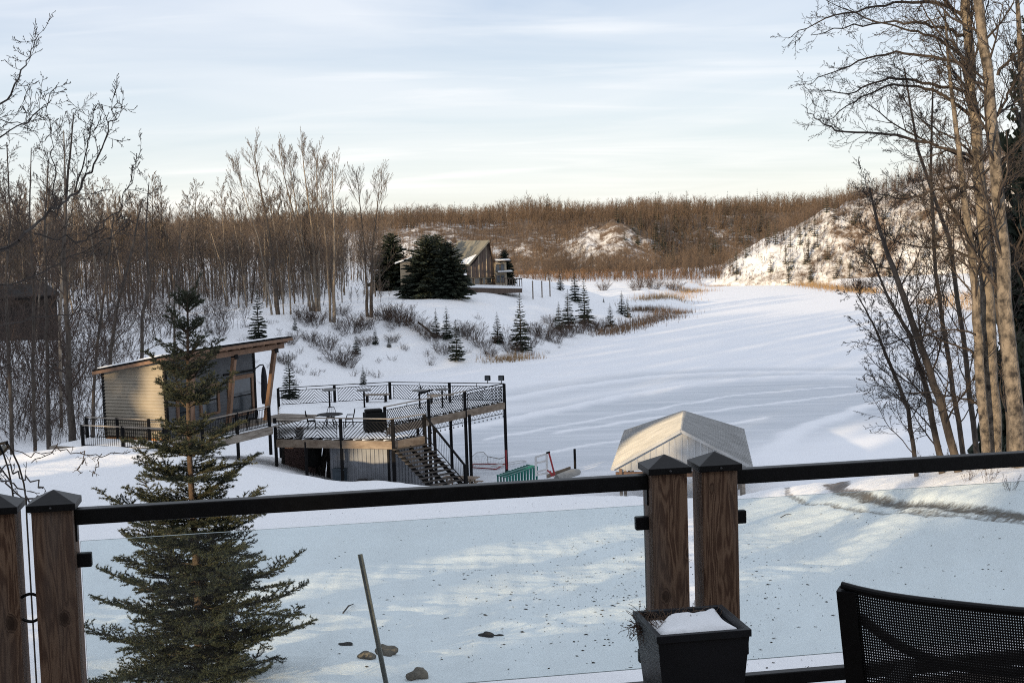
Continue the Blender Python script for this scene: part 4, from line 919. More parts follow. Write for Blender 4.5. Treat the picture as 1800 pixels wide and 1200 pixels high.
    def picket(a, b_, name='railing'):
        a, b_ = np.array(a), np.array(b_); L = np.linalg.norm(b_-a); r = MB(); e = (b_-a)/L
        MB().bar(a+Z1*1.02, b_+Z1*1.02, 0.12, 0.04).build('cap_rail', M_GREYWOOD, t); r.bar(a+Z1*.93, b_+Z1*.93, 0.03, 0.03); r.bar(a+Z1*.1, b_+Z1*.1, 0.03, 0.03)
        for i in range(1, int(L/0.125)): p = a+e*i*0.125; r.bar(p+Z1*.1, p+Z1*.93, 0.016, 0.016, up=e)
        o_ = r.build('baluster', M_BLACKM, t); o_['kind'] = 'stuff'
        n_ = max(1, round(L/2.4))
        for i in range(n_+1): p = a+e*L*i/n_; MB().box((p[0], p[1], p[2]-1.4), 0.13, 0.13, 2.45, 0.5).build('post', M_BLACKM, t)
    picket(cp(-2.5, -3.2, -.06), cp(-2.5, 4.7, -.06)); picket(cp(2.3, -3.2, -.06), cp(-2.45, -3.2, -.06)); picket(cp(4.2, -0.85, -.06), cp(0.4, -0.85, -.06))
    return t
cabin()
# on the porch
c = cp(-2.3, 6.2, -.04); t = thing('patio_umbrella', 'folded dark cantilever umbrella at the right end of the cabin', 'umbrella', c)
c = aty(462, 730, 74.6); top = aty(463, 640, 74.6); c[2] = CF-.06
MB().lathe((top[0], top[1], CF+0.55), [(0.17, 0), (0.20, 0.4), (0.15, 1.5), (0.10, 1.85), (0.02, 2.05)], 10).build('canopy', mat('dark_canvas', (0.022, 0.022, 0.028), (0.035, 0.034, 0.04), rough=0.85, scale=3, bump=0.4), t)
MB().lathe((top[0], top[1], CF-.06), [(0.03, 0), (0.03, 0.7)], 8).build('pole', M_BLACKM, t)
MB().tube([(top[0], top[1], CF+2.62), (top[0]-.2, top[1], CF+2.6), (top[0]-.9, top[1], CF+2.1)], 0.035, 6).build('arm', M_BLACKM, t)
for i, (u, v) in enumerate(((-2.0, 2.2), (-2.05, 3.1), (-1.95, 4.1))):
    wire_chair(cp(u, v, -.02), 0.6+i*1.3, ['dark metal chair on the cabin porch, leftmost of three', 'dark metal chair on the cabin porch, middle of three', 'dark metal chair on the cabin porch, nearest the umbrella'][i], group='chairs on the cabin porch')

# ------------------------------------------------------------------ metal-roofed pavilion on the shore
def pavilion():
    o0 = np.array([4.56, 67.63]); d = np.array([0.130, 0.9915]); d /= np.linalg.norm(d); r = np.array([d[1], -d[0]]); W, L = 6.75, 12.6; ez, rz = 2.6, 4.42
    t = thing('pavilion', 'open pavilion with pale ribbed metal gable roof at the edge of the ice', 'pavilion', (*(o0+r*W/2+d*L/2), 0))
    w3 = lambda a, b_, z: np.array([*(o0+r*a+d*b_), z - (0.72*b_/L if z > 3.9 else 0.0)])
    n = 14
    for side in (0, 1):
        for i in range(n):
            b0, b1 = L*i/n, L*(i+1)/n-0.004; m2 = MB(); k = 2
            for j in range(k):      # ribs run from eave to ridge
                c0, c1 = b0+(b1-b0)*j/k, b0+(b1-b0)*(j+1)/k; a_e = 0 if side == 0 else W
                e0, e1, g0, g1 = w3(a_e, c0, ez), w3(a_e, c1, ez), w3(W/2, c0, rz), w3(W/2, c1, rz); th = np.array([0, 0, -.012])
                q = [e0, e1, g1, g0] if side == 1 else [e1, e0, g0, g1]
                m2.hexa([p+th for p in q], q); m2.bar(e0+Z1*.02+np.array([*d, 0])*.03, g0+Z1*.02+np.array([*d, 0])*.03, 0.05, 0.055)
            m2.build('roof_panel', M_METALROOF, t)
    MB().add([w3(W/2-.2, -.02, rz-.10), w3(W/2, -.02, rz+.035), w3(W/2+.2, -.02, rz-.10), w3(W/2-.2, L+.02, rz-.10), w3(W/2, L+.02, rz+.035), w3(W/2+.2, L+.02, rz-.10)], [(0, 1, 4, 3), (1, 2, 5, 4)]).build('ridge_cap', M_METALROOF, t)
    for s_, bb in ((0, -.02), (1, L+.02)):
        for a_e in (0, W): MB().bar(w3(a_e, bb, ez-.03), w3(W/2, bb, rz-.03), 0.03, 0.12).build('rake_trim', M_METALROOF, t)
    # gable infill: vertical sheets
    k = 22
    for bb in (0.25, L-.25):
        for i in range(k):
            a0, a1 = W*i/k+.004, W*(i+1)/k-.004; f = lambda a: min(3.89, ez+(rz-ez-(.72 if bb > 3 else 0))*(1-abs(a-W/2)/(W/2))-.03) if bb > 3 else ez+(rz-ez)*(1-abs(a-W/2)/(W/2))-.03
            if min(f(a0), f(a1)) < ez: pass
            zb = ez-.12; m2 = MB(); m2.hexa([w3(a0, bb, zb), w3(a1, bb, zb), w3(a1, bb+.025, zb), w3(a0, bb+.025, zb)], [w3(a0, bb, f(a0)), w3(a1, bb, f(a1)), w3(a1, bb+.025, f(a1)), w3(a0, bb+.025, f(a0))])
            m2.bar(w3(a0+.03, bb-.012, zb), w3(a0+.03, bb-.012, f(a0)-.02), 0.035, 0.03, up=(*d, 0)); m2.build('gable_sheet', M_METALROOF, t)
    for bb in (0.35, L/3, 2*L/3, L-.35):
        for a_ in (0.45, W-.45):
            p = w3(a_, bb, 0); MB().box((p[0], p[1], -.15), 0.15, 0.15, ez+.1, -0.13).build('post', M_GREYWOOD, t)
    for a_ in (0.45, W-.45): MB().bar(w3(a_, 0.1, ez-.16), w3(a_, L-.1, ez-.16), 0.12, 0.24).build('beam', M_TIMBER, t)
    for bb in (0.35, L-.35): MB().bar(w3(0.2, bb, ez-.34), w3(W-.2, bb, ez-.34), 0.12, 0.26).build('cross_beam', M_TIMBER, t)
    return t
pavilion()

# ------------------------------------------------------------------ gear beside the rink
M_RED = mat('red_pipe', (0.30, 0.03, 0.035), (0.22, 0.025, 0.028), rough=0.5, scale=4); M_WHITE = mat('white_pipe', (0.62, 0.62, 0.61), (0.5, 0.5, 0.5), rough=0.6); M_NET = mat('grey_net', (0.32, 0.31, 0.29), (0.24, 0.235, 0.22), rough=0.9)
def netgrid(mb, a, b_, c, d_, n, m_, r=0.006):
    for i in range(n+1): f = i/n; mb.bar(a+(b_-a)*f, d_+(c-d_)*f, r, r)
    for j in range(m_+1): f = j/m_; mb.bar(a+(d_-a)*f, b_+(c-b_)*f, r, r)
def gpz(px_, py_, z=0.0): return atz(px_, py_, z)
g = gpz(858, 826, 0.05); t = thing('hockey_goal', 'tipped hockey goal with red base and grey net behind the stair foot', 'goal', g)
a = [gpz(828, 821, .06), gpz(872, 824, .06), gpz(889, 815, .10), gpz(832, 815, .06)]
for p, q in zip(a, a[1:]+a[:1]): MB().tube([p, q], 0.035, 8).build('pipe', M_RED, t)
hoop = [aty(828, 820, a[0][1]+.6), aty(829, 803, a[0][1]+.7), aty(838, 795, a[0][1]+.9), aty(850, 794, a[0][1]+1.0), aty(857, 802, a[0][1]+1.1), aty(858, 816, a[0][1]+1.1)]
MB().tube(hoop, 0.028, 8).build('hoop', M_WHITE, t); nm = MB()
netgrid(nm, hoop[0], hoop[-1], hoop[3], hoop[2], 8, 6); netgrid(nm, hoop[4], aty(888, 806, a[0][1]+1.3), aty(884, 818, a[0][1]+1.2), hoop[5], 6, 6)
o = nm.build('net', M_NET, t); o['kind'] = 'stuff'
MB().tube([aty(857, 802, a[0][1]+1.1), aty(878, 806, a[0][1]+1.2), aty(888, 803, a[0][1]+1.2)], 0.025, 6).build('net_bar', M_NET, t)
for px_, lab in (): pass
p = gpz(891, 831, 0.03); t = thing('red_post', 'upright red goal post beside the nested teal frames', 'post', p); MB().tube([p, aty(889, 791, p[1])], 0.05, 8).build('pipe', M_RED, t)
MB().lathe(p, [(0.10, 0), (0.10, 0.10), (0.06, 0.22)], 8).build('foot', M_BLACKM, t)
p0, p1 = gpz(868, 819, .12), gpz(920, 810, .12); u = (p1-p0)/np.linalg.norm(p1-p0); nrm = np.array([-u[1], u[0], 0])*.28
t = thing('loop_frame', 'long white loop-shaped tube frame lying behind the red post', 'frame', p0); MB().tube([p0-nrm, p1-nrm, p1-nrm*.3+u*.12, p1+nrm*.3+u*.12, p1+nrm, p0+nrm, p0+nrm*.3-u*.1, p0-nrm], 0.03, 8).build('tube', M_WHITE, t)
M_TEAL = mat('teal_plastic', (0.012, 0.17, 0.14), (0.009, 0.13, 0.11), rough=0.4, spec=0.5)
pa, pb = gpz(884, 845, 0.35), gpz(936, 836, 0.35)
t = thing('nested_frames', 'row of nested teal plastic frames standing on the snow', 'plastic frames', (pa+pb)/2)
e = (pb-pa)/np.linalg.norm(pb-pa); nr = np.array([-e[1], e[0], 0])
for i in range(11):
    p = pa+(pb-pa)*i/10; h = 0.72+0.30*i/10; m2 = MB(); gzv = p[2]-.45
    p = np.array([p[0], p[1], gzv]); m2.bar(p-nr*.35, p-nr*.35+Z1*h, 0.085, 0.05, up=e); m2.bar(p+nr*.45, p+nr*.45+Z1*h, 0.085, 0.05, up=e); m2.bar(p-nr*.38+Z1*h, p+nr*.48+Z1*h, 0.12, 0.07)
    m2.bar(p-nr*.35+Z1*.1, p-nr*.35+e*.06+Z1*h, 0.12, 0.03, up=nr); m2.build('frame', M_TEAL, t)
dd = 71.0
t = thing('white_rack', 'white ladder-like rack standing between teal frames and red poles', 'rack', gpz(950, 836, 0.1))
P = lambda x, y: aty(x, y, dd)
for (x0, y0, x1, y1) in ((941.5, 803, 942.5, 836), (961, 797, 961.5, 832)): MB().bar(P(x0, y0), P(x1, y1), 0.11, 0.11, up=(1, 0, 0)).build('upright', M_WHITE, t)
for (y0, y1) in ((803, 797), (814, 809), (830, 824), (835, 831)): MB().bar(P(941, y0), P(962, y1), 0.09, 0.09).build('rung', M_WHITE, t)
t = thing('goal_poles', 'leaning red goal poles with dark caps right of the white rack', 'poles', gpz(970, 836, 0.1))
for (x0, y0, x1, y1) in ((965, 796, 975, 834), (962, 826, 974, 836), (967, 828, 970, 836)): MB().tube([aty(x0, y0, dd-.4), aty(x1, y1, dd-.6)], 0.045, 8).build('pole', M_RED, t)
MB().tube([aty(960, 796, dd-.4), aty(967, 794, dd-.4)], 0.05, 8).build('cap', M_BLACKM, t)
p0, p1 = gpz(978, 836, .25), gpz(1018, 822, .25); t = thing('covered_boat', 'low boat under a pale grey tarp with a wooden edge by the ice', 'boat', p0); e = (p1-p0)/np.linalg.norm(p1-p0); nr = np.array([-e[1], e[0], 0])
m2 = MB(); rings = []
for i in range(9):
    f = i/8; w = 0.42*math.sin(min(1, .25+f*1.1)*math.pi*.5)*(1-.75*max(0, f-.75)/.25); h = .32*(1-.5*max(0, f-.8)/.2); c = p0+(p1-p0)*f-Z1*.25
    rings.append([c+nr*w*math.cos(a)+Z1*(h*math.sin(a)) for a in np.linspace(0, math.pi, 9)])
m2.add([v for r_ in rings for v in r_], [(i*9+j, i*9+j+1, (i+1)*9+j+1, (i+1)*9+j) for i in range(8) for j in range(8)] + [tuple(range(9)), tuple(72+j for j in range(9))]); m2.build('tarp', M_NET, t, True)
MB().bar(p0+nr*.45-e*.3, p1+nr*.42-e*.3, 0.05, 0.22).build('wooden_edge', M_FASCIA, t)
p = gpz(1011, 824, 0.03); t = tag(MB().lathe(p-Z1*.2, [(0.075, 0), (0.075, 1.38), (0.06, 1.40)], 10).build('bollard', M_BLACKM), 'short black round post standing on the ice past the covered boat', 'post')
p = gpix(1108, 857); t = thing('low_bench', 'small pale bench just past the rail, left of the pavilion', 'bench', p); MB().bar(p+np.array([-.45, 0, .18]), p+np.array([.55, .1, .2]), 0.25, 0.05).build('seat', M_WHITE, t)
for x in (-.35, .4): MB().box(p+np.array([x, 0, -.1]), .06, .2, .28).build('leg', M_WHITE, t)

# ------------------------------------------------------------------ plants: generators
def _norm(d):
    l = math.sqrt(d[0]*d[0]+d[1]*d[1]+d[2]*d[2]) or 1.0; return (d[0]/l, d[1]/l, d[2]/l)
def _dev(d, ang, rnd):
    """turn d by ang about a random axis"""
    a = rnd.uniform(0, 6.2832); ref = (0, 0, 1) if abs(d[2]) < 0.9 else (1, 0, 0)
    s = _norm((d[1]*ref[2]-d[2]*ref[1], d[2]*ref[0]-d[0]*ref[2], d[0]*ref[1]-d[1]*ref[0])); u = (s[1]*d[2]-s[2]*d[1], s[2]*d[0]-s[0]*d[2], s[0]*d[1]-s[1]*d[0])
    ca, sa = math.cos(ang), math.sin(ang); c, n = math.cos(a)*sa, math.sin(a)*sa
    return (d[0]*ca+s[0]*c+u[0]*n, d[1]*ca+s[1]*c+u[1]*n, d[2]*ca+s[2]*c+u[2]*n)
def grow(out, p, d, L, r, lev, rnd, o):
    """recursive limb. o: dict(kids, ang, trop, wob, ratio, rmin, nseg)"""
    n = o['nseg'][min(lev, len(o['nseg'])-1)]; st = L/n; pts = [(p, d)]; rr = r
    for i in range(n):
        w = o['wob']; d = _norm((d[0]+rnd.gauss(0, w), d[1]+rnd.gauss(0, w), d[2]+rnd.gauss(0, w)+o['trop']))
        q = (p[0]+d[0]*st, p[1]+d[1]*st, p[2]+d[2]*st); r2 = max(o['rmin'], r*(1-0.72*(i+1)/n)); out.append((*p, rr, *q, r2)); p = q; rr = r2; pts.append((p, d))
    if lev < len(o['kids']):
        for k in range(o['kids'][lev]):
            f = 0.22+0.78*(k+rnd.random())/o['kids'][lev]; i = min(n-1, int(f*n)); a, da = pts[i]; b = pts[i+1][0]; g = f*n-i; g = min(1.0, g)
            q = (a[0]+(b[0]-a[0])*g, a[1]+(b[1]-a[1])*g, a[2]+(b[2]-a[2])*g)
            L2 = L*o['ratio']*(1.1-0.65*f)*rnd.uniform(0.6, 1.2)
            grow(out, q, _dev(da, rnd.uniform(*o['ang']), rnd), L2, max(o['rmin'], r*(1-0.7*f)*0.6), lev+1, rnd, o)
def path_tree(path, rad, rnd, nb, b0, blen, o, ang=(0.6, 1.0), sides=6):
    """trunk along path points with radii, limbs from b0 upward"""
    path = [V3(p) for p in path]; tr = []
    P = []; Rr = []
    for i in range(len(path)-1):
        for k in range(4): f = k/4; P.append(path[i]*(1-f)+path[i+1]*f); Rr.append(rad[i]*(1-f)+rad[i+1]*f)
    P.append(path[-1]); Rr.append(rad[-1])
    for i in range(1, len(P)-1): P[i] = P[i]+np.array([rnd.gauss(0, 1), rnd.gauss(0, 1), 0])*Rr[i]*0.18
    mb = MB(); mb.tube(P, Rr, sides, cap=False); cr = []; n = len(P)-1
    for k in range(nb):
        f = b0+(1-b0)*(k+rnd.random())/nb; i = min(n-1, int(f*n)); g = f*n-i; q = P[i]*(1-g)+P[i+1]*g; d = _norm(tuple(P[i+1]-P[i])); r = Rr[i]*(1-g)+Rr[i+1]*g
        grow(cr, tuple(q), _dev(d, rnd.uniform(*ang), rnd), blen*(1.15-0.75*f)*rnd.uniform(0.55, 1.15), max(o['rmin']*1.5, min(r*o.get('rf', 0.42), 0.10)), 0, rnd, o)
    return mb, cr
def bare_tree(name, label, group, path, rad, rnd, nb, b0, blen, o, ang=(0.6, 1.0), tm=None, cm=None, sides=6, extra=None, cat='tree'):
    t = thing(name, label, cat, path[0], group)
    mb, cr = path_tree(path, rad, rnd, nb, b0, blen, o, ang, sides)
    mb.build('trunk', tm or M_BARKD, t, True)
    if extra: cr = cr + extra
    V, F = seg_mesh(cr); obj('crown', V, F, cm or M_TWIG, t)
    return t

def spruce_mesh(H, Rm, seed, nw, nb, dense=1.0, pw=0.8):
    """far spruce: whorls of drooping fans of blades"""
    rng = np.random.default_rng(seed); P = []; D = []; L = []; W = []
    for i in range(nw):
        f = (i+0.35*rng.random())/nw; z = H*(0.05+0.95*f); Lb = Rm*(1-f)**pw*rng.uniform(0.82, 1.12)+0.06*Rm; k = max(4, int(nb*(1-0.6*f)))
        a0 = rng.uniform(0, 6.28)
        for j in range(k):
            a = a0+6.283*j/k+rng.normal()*0.15; lb = Lb*rng.uniform(0.72, 1.15); sl = -0.22+0.75*f+rng.normal()*0.08
            d = np.array([math.cos(a), math.sin(a), sl]); d /= np.linalg.norm(d); s = np.array([-math.sin(a), math.cos(a), 0])
            m_ = max(3, int(7*dense*lb/Rm)+2)
            for q in range(m_):
                g = (q+0.5)/m_; base = np.array([0, 0, z])+d*lb*g*0.92
                for sg in (-1, 1):
                    dd = d*0.8+s*sg*rng.uniform(0.35, 0.9)+np.array([0, 0, rng.uniform(-0.35, 0.05)]); dd /= np.linalg.norm(dd)
                    P.append(base); D.append(dd); L.append(lb*rng.uniform(0.22, 0.36)*(1.1-0.55*g)); W.append(lb*0.12+0.0065*H)
            P.append(np.array([0, 0, z])+d*lb*0.3); D.append(d); L.append(lb*0.72); W.append(lb*0.09)
    for q in range(6):
        P.append(np.array([0, 0, H*0.95])); D.append(np.array([rng.normal()*.15, rng.normal()*.15, 1.0])); L.append(H*0.06); W.append(H*0.012)
    return tri_blades(np.array(P), np.array(D), np.array(L), np.array(W), rng)
def far_spruce_proto(H, Rm, seed, nw, nb, dense=1.0, m_=None, pw=0.8):
    V, F = spruce_mesh(H, Rm, seed, nw, nb, dense, pw); cr = raw_mesh('crown', V, F, m_ or M_NEEDLEF)
    tv = MB().tube([(0, 0, -0.25), (0, 0, H*0.5), (0, 0, H*0.97)], [0.018*H, 0.011*H, 0.003], 6, False); tr = raw_mesh('trunk', tv.v, tv.f, M_BARKD)
    return tr, cr
def place(meshes, names, name, label, cat, loc, group, sc=1.0, rot=0.0, szz=1.0):
    t = thing(name, label, cat, loc, group); t.rotation_euler = (0, 0, rot); t.scale = (sc, sc, sc*szz)
    for m_, n in zip(meshes, names):
        o = bpy.data.objects.new(n, m_); COL.objects.link(o); o.parent = t
    return t

# ------------------------------------------------------------------ the near spruce
def hero_spruce():
    rng = np.random.default_rng(21); base = gpix(350, 1196); top = aty(326, 500, base[1]); H = top[2]-base[2]; lean = (top-base)/H
    t = thing('spruce_tree', 'young olive-green spruce standing in the yard behind the left glass panel', 'tree', base)
    axis = lambda z: base+lean*z+np.array([0.02*math.sin(z*1.7), 0.01*math.sin(z*2.3), 0])
    MB().tube([axis(z) for z in np.linspace(-0.2, H*0.985, 14)], np.linspace(0.062, 0.008, 14), 8, False).build('trunk', mat('spruce_bark', (0.105, 0.072, 0.052), (0.06, 0.042, 0.032), rough=0.9, scale=12, bump=0.6), t, True)
    S = []; wood = []   # shoots: p, q
    def shoot(p, d, L, nseg, curve, lev, droop):
        st = L/nseg; pts = [p]
        for i in range(nseg):
            d = d+np.array([0, 0, curve])+rng.normal(size=3)*0.05; d = d/np.linalg.norm(d); q = p+d*st; S.append((*p, *q)); 
            if lev < 2: wood.append((*p, max(.003, .012*(1-i/nseg)*(1 if lev == 0 else .45)), *q, max(.0025, .012*(1-(i+1)/nseg)*(1 if lev == 0 else .45))))
            p = q; pts.append(p)
            if lev < 2:
                rem = L*(1-(i+1)/nseg); hz = np.cross(d, (0, 0, 1)); hz /= np.linalg.norm(hz)+1e-9
                for sg in (-1, 1):
                    if rng.random() < (0.90 if lev == 0 else 0.5):
                        l2 = (0.40*rem+0.055)*rng.uniform(0.65, 1.15); l2 = min(l2, 0.36 if lev == 0 else 0.13)
                        a = rng.uniform(0.75, 1.05); dd = d*math.cos(a)+hz*sg*math.sin(a)+np.array([0, 0, rng.normal()*0.16+0.03]); dd /= np.linalg.norm(dd)
                        shoot(p, dd, l2, max(2, int(l2/0.055)), 0.03, lev+1, droop)
    z = 0.16; whorl = 0
    while z < H-0.12:
        f = z/H; Lb = 1.30*(1-f)**0.80+0.05; Lb *= 1.0+0.16*math.sin(whorl*2.1); k = 8 if f < 0.4 else (7 if f < 0.7 else 5); a0 = rng.uniform(0, 6.28)
        if 0.60 < f < 0.66: Lb *= 0.7
        for j in range(k):
            a = a0+6.283*j/k+rng.normal()*0.2; lb = Lb*rng.uniform(0.68, 1.12); el = math.radians(-12+62*f**1.6+rng.normal()*6)
            d = np.array([math.cos(a)*math.cos(el), math.sin(a)*math.cos(el), math.sin(el)])
            shoot(axis(z+rng.uniform(-.05, .05)), d, lb, max(4, int(lb/0.062)), 0.03, 0, 0)
        z += 0.215+0.07*f+rng.uniform(-.02, .03); whorl += 1
    # leaders at the tip
    for a, l in ((0, 0.34), (1.3, 0.26), (2.9, 0.28), (4.4, 0.24), (5.3, .22)):
        shoot(axis(H-0.3), np.array([0.38*math.cos(a), 0.38*math.sin(a), 1.0])/1.07, l+(.08 if a == 0 else 0), 6, 0.05, 1, 0)
    S = np.array(S); V, F = seg_mesh(np.array(wood)); o = obj('branch', V, F, MATS['spruce_bark'], t); o['kind'] = 'stuff'
    # needles: brush of slivers round every shoot
    p, q = S[:, :3], S[:, 3:]; d = q-p; L = np.linalg.norm(d, axis=1); n = np.maximum(7, (L*430).astype(int)); idx = np.repeat(np.arange(len(S)), n); k = len(idx)
    f = rng.random(k)[:, None]; dd = d[idx]/L[idx][:, None]; r = rng.normal(size=(k, 3)); r = r-dd*(r*dd).sum(1, keepdims=True); r /= np.linalg.norm(r, axis=1, keepdims=True); r[:, 2] += 0.15
    nd = dd*0.75+r*0.85; nd /= np.linalg.norm(nd, axis=1, keepdims=True)
    V, F = tri_blades(p[idx]+d[idx]*f, nd, rng.uniform(0.020, 0.036, k), 0.0075, rng); o = obj('needles', V, F, M_NEEDLE, t); o['kind'] = 'stuff'
    return t
hero_spruce()

# ------------------------------------------------------------------ right-hand poplars
PW = 34.0
def pxpath(pts, d0, z0=None):
    P = [aty(x, y, d0) for x, y, w in pts]; Rr = [w*d0/FPX/2 for x, y, w in pts]
    return P, Rr
O_POP = dict(kids=[11, 6, 3], ang=(0.5, 1.0), trop=0.05, wob=0.12, ratio=0.40, rmin=0.0040, nseg=[9, 5, 3, 2], rf=0.30)
GR = 'bare poplars on the right bank'
RIGHT = [
    ('thick pale-barked poplar, left one of the two largest trunks on the right', [(1753, 845, 31.0), (1737, 600, 25.1), (1722, 300, 19.8), (1706, 120, 17.2), (1693, -20, 15.8), (1676, -240, 11.9)], PW, 22, 0.22, 3.4),
    ('thick pale-barked poplar, right one of the two largest trunks on the right', [(1796, 852, 31.0), (1776, 600, 26.4), (1752, 300, 21.1), (1735, 120, 17.8), (1716, -20, 16.5), (1700, -260, 10.2)], 33.0, 22, 0.22, 3.4),
    ('slim straight poplar pressed against the left side of the largest trunks', [(1737, 835, 16.5), (1722, 640, 17.0), (1712, 480, 14.4), (1690, 300, 10.2), (1672, 150, 6.8), (1660, 20, 3.4)], 33.6, 20, 0.25, 2.3),
    ('poplar leaning left whose top ends over the far reeds', [(1687, 830, 15.2), (1652, 700, 14.4), (1615, 600, 11.9), (1570, 470, 9.3), (1545, 400, 6.0), (1528, 330, 3.4)], 34.5, 26, 0.10, 2.1),
    ('thin dark poplar leaning left, third stem from the left of the right-bank group', [(1657, 830, 12.8), (1633, 700, 10.2), (1600, 590, 7.6), (1560, 520, 5.1), (1530, 450, 2.5)], 35.0, 24, 0.08, 2.1),
    ('thinnest leaning sapling, leftmost stem of the right-bank group', [(1612, 830, 8.5), (1597, 720, 7.6), (1565, 640, 6.0), (1535, 570, 3.4), (1505, 515, 1.7)], 35.5, 22, 0.06, 1.7),
    ('dark slim poplar between the two largest trunks on the right', [(1781, 850, 16.1), (1764, 620, 12.8), (1746, 450, 10.2), (1720, 250, 6.8), (1690, 110, 3.4)], 36.0, 24, 0.12, 2.4),
    ('slender poplar rising straight left of the large trunks to the high crown', [(1700, 830, 10.2), (1668, 640, 8.5), (1645, 480, 6.8), (1636, 300, 5.1), (1640, 140, 2.5)], 36.5, 28, 0.10, 2.2),
    ('poplar trunk cut by the right picture edge', [(1838, 855, 21.1), (1818, 500, 15.8), (1803, 250, 15.3), (1790, 30, 8.5), (1785, -80, 3.4)], 35.0, 20, 0.2, 2.8),
    ('second slender stem, weaving behind the high arching limbs', [(1722, 830, 11.0), (1700, 640, 9.3), (1668, 420, 7.6), (1612, 260, 5.1), (1590, 120, 2.5)], 38.0, 28, 0.12, 2.4),
]
LIMBS = {0: [[(1692, 25), (1620, 2), (1540, 12), (1450, 32), (1385, 68)], [(1697, 65), (1650, 48), (1590, 40), (1500, 45), (1425, 62)], [(1702, 110), (1650, 70), (1600, 55), (1520, 30), (1440, -5)],
             [(1703, 120), (1640, 100), (1560, 95), (1480, 120), (1418, 150)], [(1705, 165), (1620, 145), (1555, 140), (1490, 165), (1412, 152)], [(1712, 205), (1640, 160), (1570, 150), (1500, 180), (1450, 218)],
             [(1720, 280), (1650, 258), (1560, 236), (1480, 232), (1440, 212), (1415, 188)], [(1725, 330), (1660, 330), (1590, 350), (1520, 330)], [(1732, 470), (1680, 440), (1600, 430), (1530, 405)],
             [(1740, 650), (1690, 610), (1620, 590), (1550, 605), (1495, 600)], [(1745, 720), (1690, 700), (1610, 690), (1545, 700)], [(1722, 300), (1690, 250), (1650, 230), (1600, 190), (1560, 140)]],
         1: [[(1752, 130), (1790, 90), (1850, 20)], [(1748, 210), (1780, 150), (1830, 60)], [(1760, 330), (1800, 300), (1860, 270)], [(1770, 470), (1810, 450), (1860, 400)], [(1745, 160), (1690, 120), (1640, 40), (1600, -20)]]}
def limb(pts, d0, rnd, r0, o, kids, kl):
    P = [V3(aty(x, y, d0+0.25*i*rnd.choice((-1, 1)))) for i, (x, y) in enumerate(pts)]; Q = []
    for i in range(len(P)-1):
        p0, p1, p2, p3 = P[max(i-1, 0)], P[i], P[i+1], P[min(i+2, len(P)-1)]
        for k in range(5):
            s = k/5; Q.append(0.5*((2*p1)+(p2-p0)*s+(2*p0-5*p1+4*p2-p3)*s*s+(3*p1-p0-3*p2+p3)*s**3)+np.array([rnd.gauss(0, .02), rnd.gauss(0, .02), rnd.gauss(0, .02)]))
    Q.append(P[-1]); n = len(Q)-1; out_ = []
    for i in range(n): out_.append((*Q[i], max(.006, r0*(1-.85*i/n)), *Q[i+1], max(.005, r0*(1-.85*(i+1)/n))))
    for k in range(kids):
        f = 0.12+0.88*(k+rnd.random())/kids; i = min(n-1, int(f*n)); d = _norm(tuple(Q[i+1]-Q[i]))
        grow(out_, tuple(Q[i]), _dev(d, rnd.uniform(0.5, 1.05), rnd), kl*rnd.uniform(0.45, 1.1)*(1.1-.5*f), max(o['rmin'], r0*.26*(1-.75*f)), 1, rnd, o)
    return out_
for i, (lab, pts, d0, nb, b0, bl) in enumerate(RIGHT):
    rnd = random.Random(100+i); P, Rr = pxpath(pts, d0); b = P[0]; P[0] = np.array([b[0], b[1], min(b[2], gz(b[0], b[1]))-0.15]); ex = []
    for j, lm in enumerate(LIMBS.get(i, [])): ex += limb(lm, d0, rnd, 0.050 if j < 8 else 0.038, O_POP, 34, 1.05)
    bare_tree('poplar_tree', lab, GR, P, Rr, rnd, nb, b0, bl, O_POP, (0.5, 1.0), M_BARK if i in (0, 1, 2, 8) else M_BARKD, M_TWIGN, 12 if i < 3 else 8, ex)

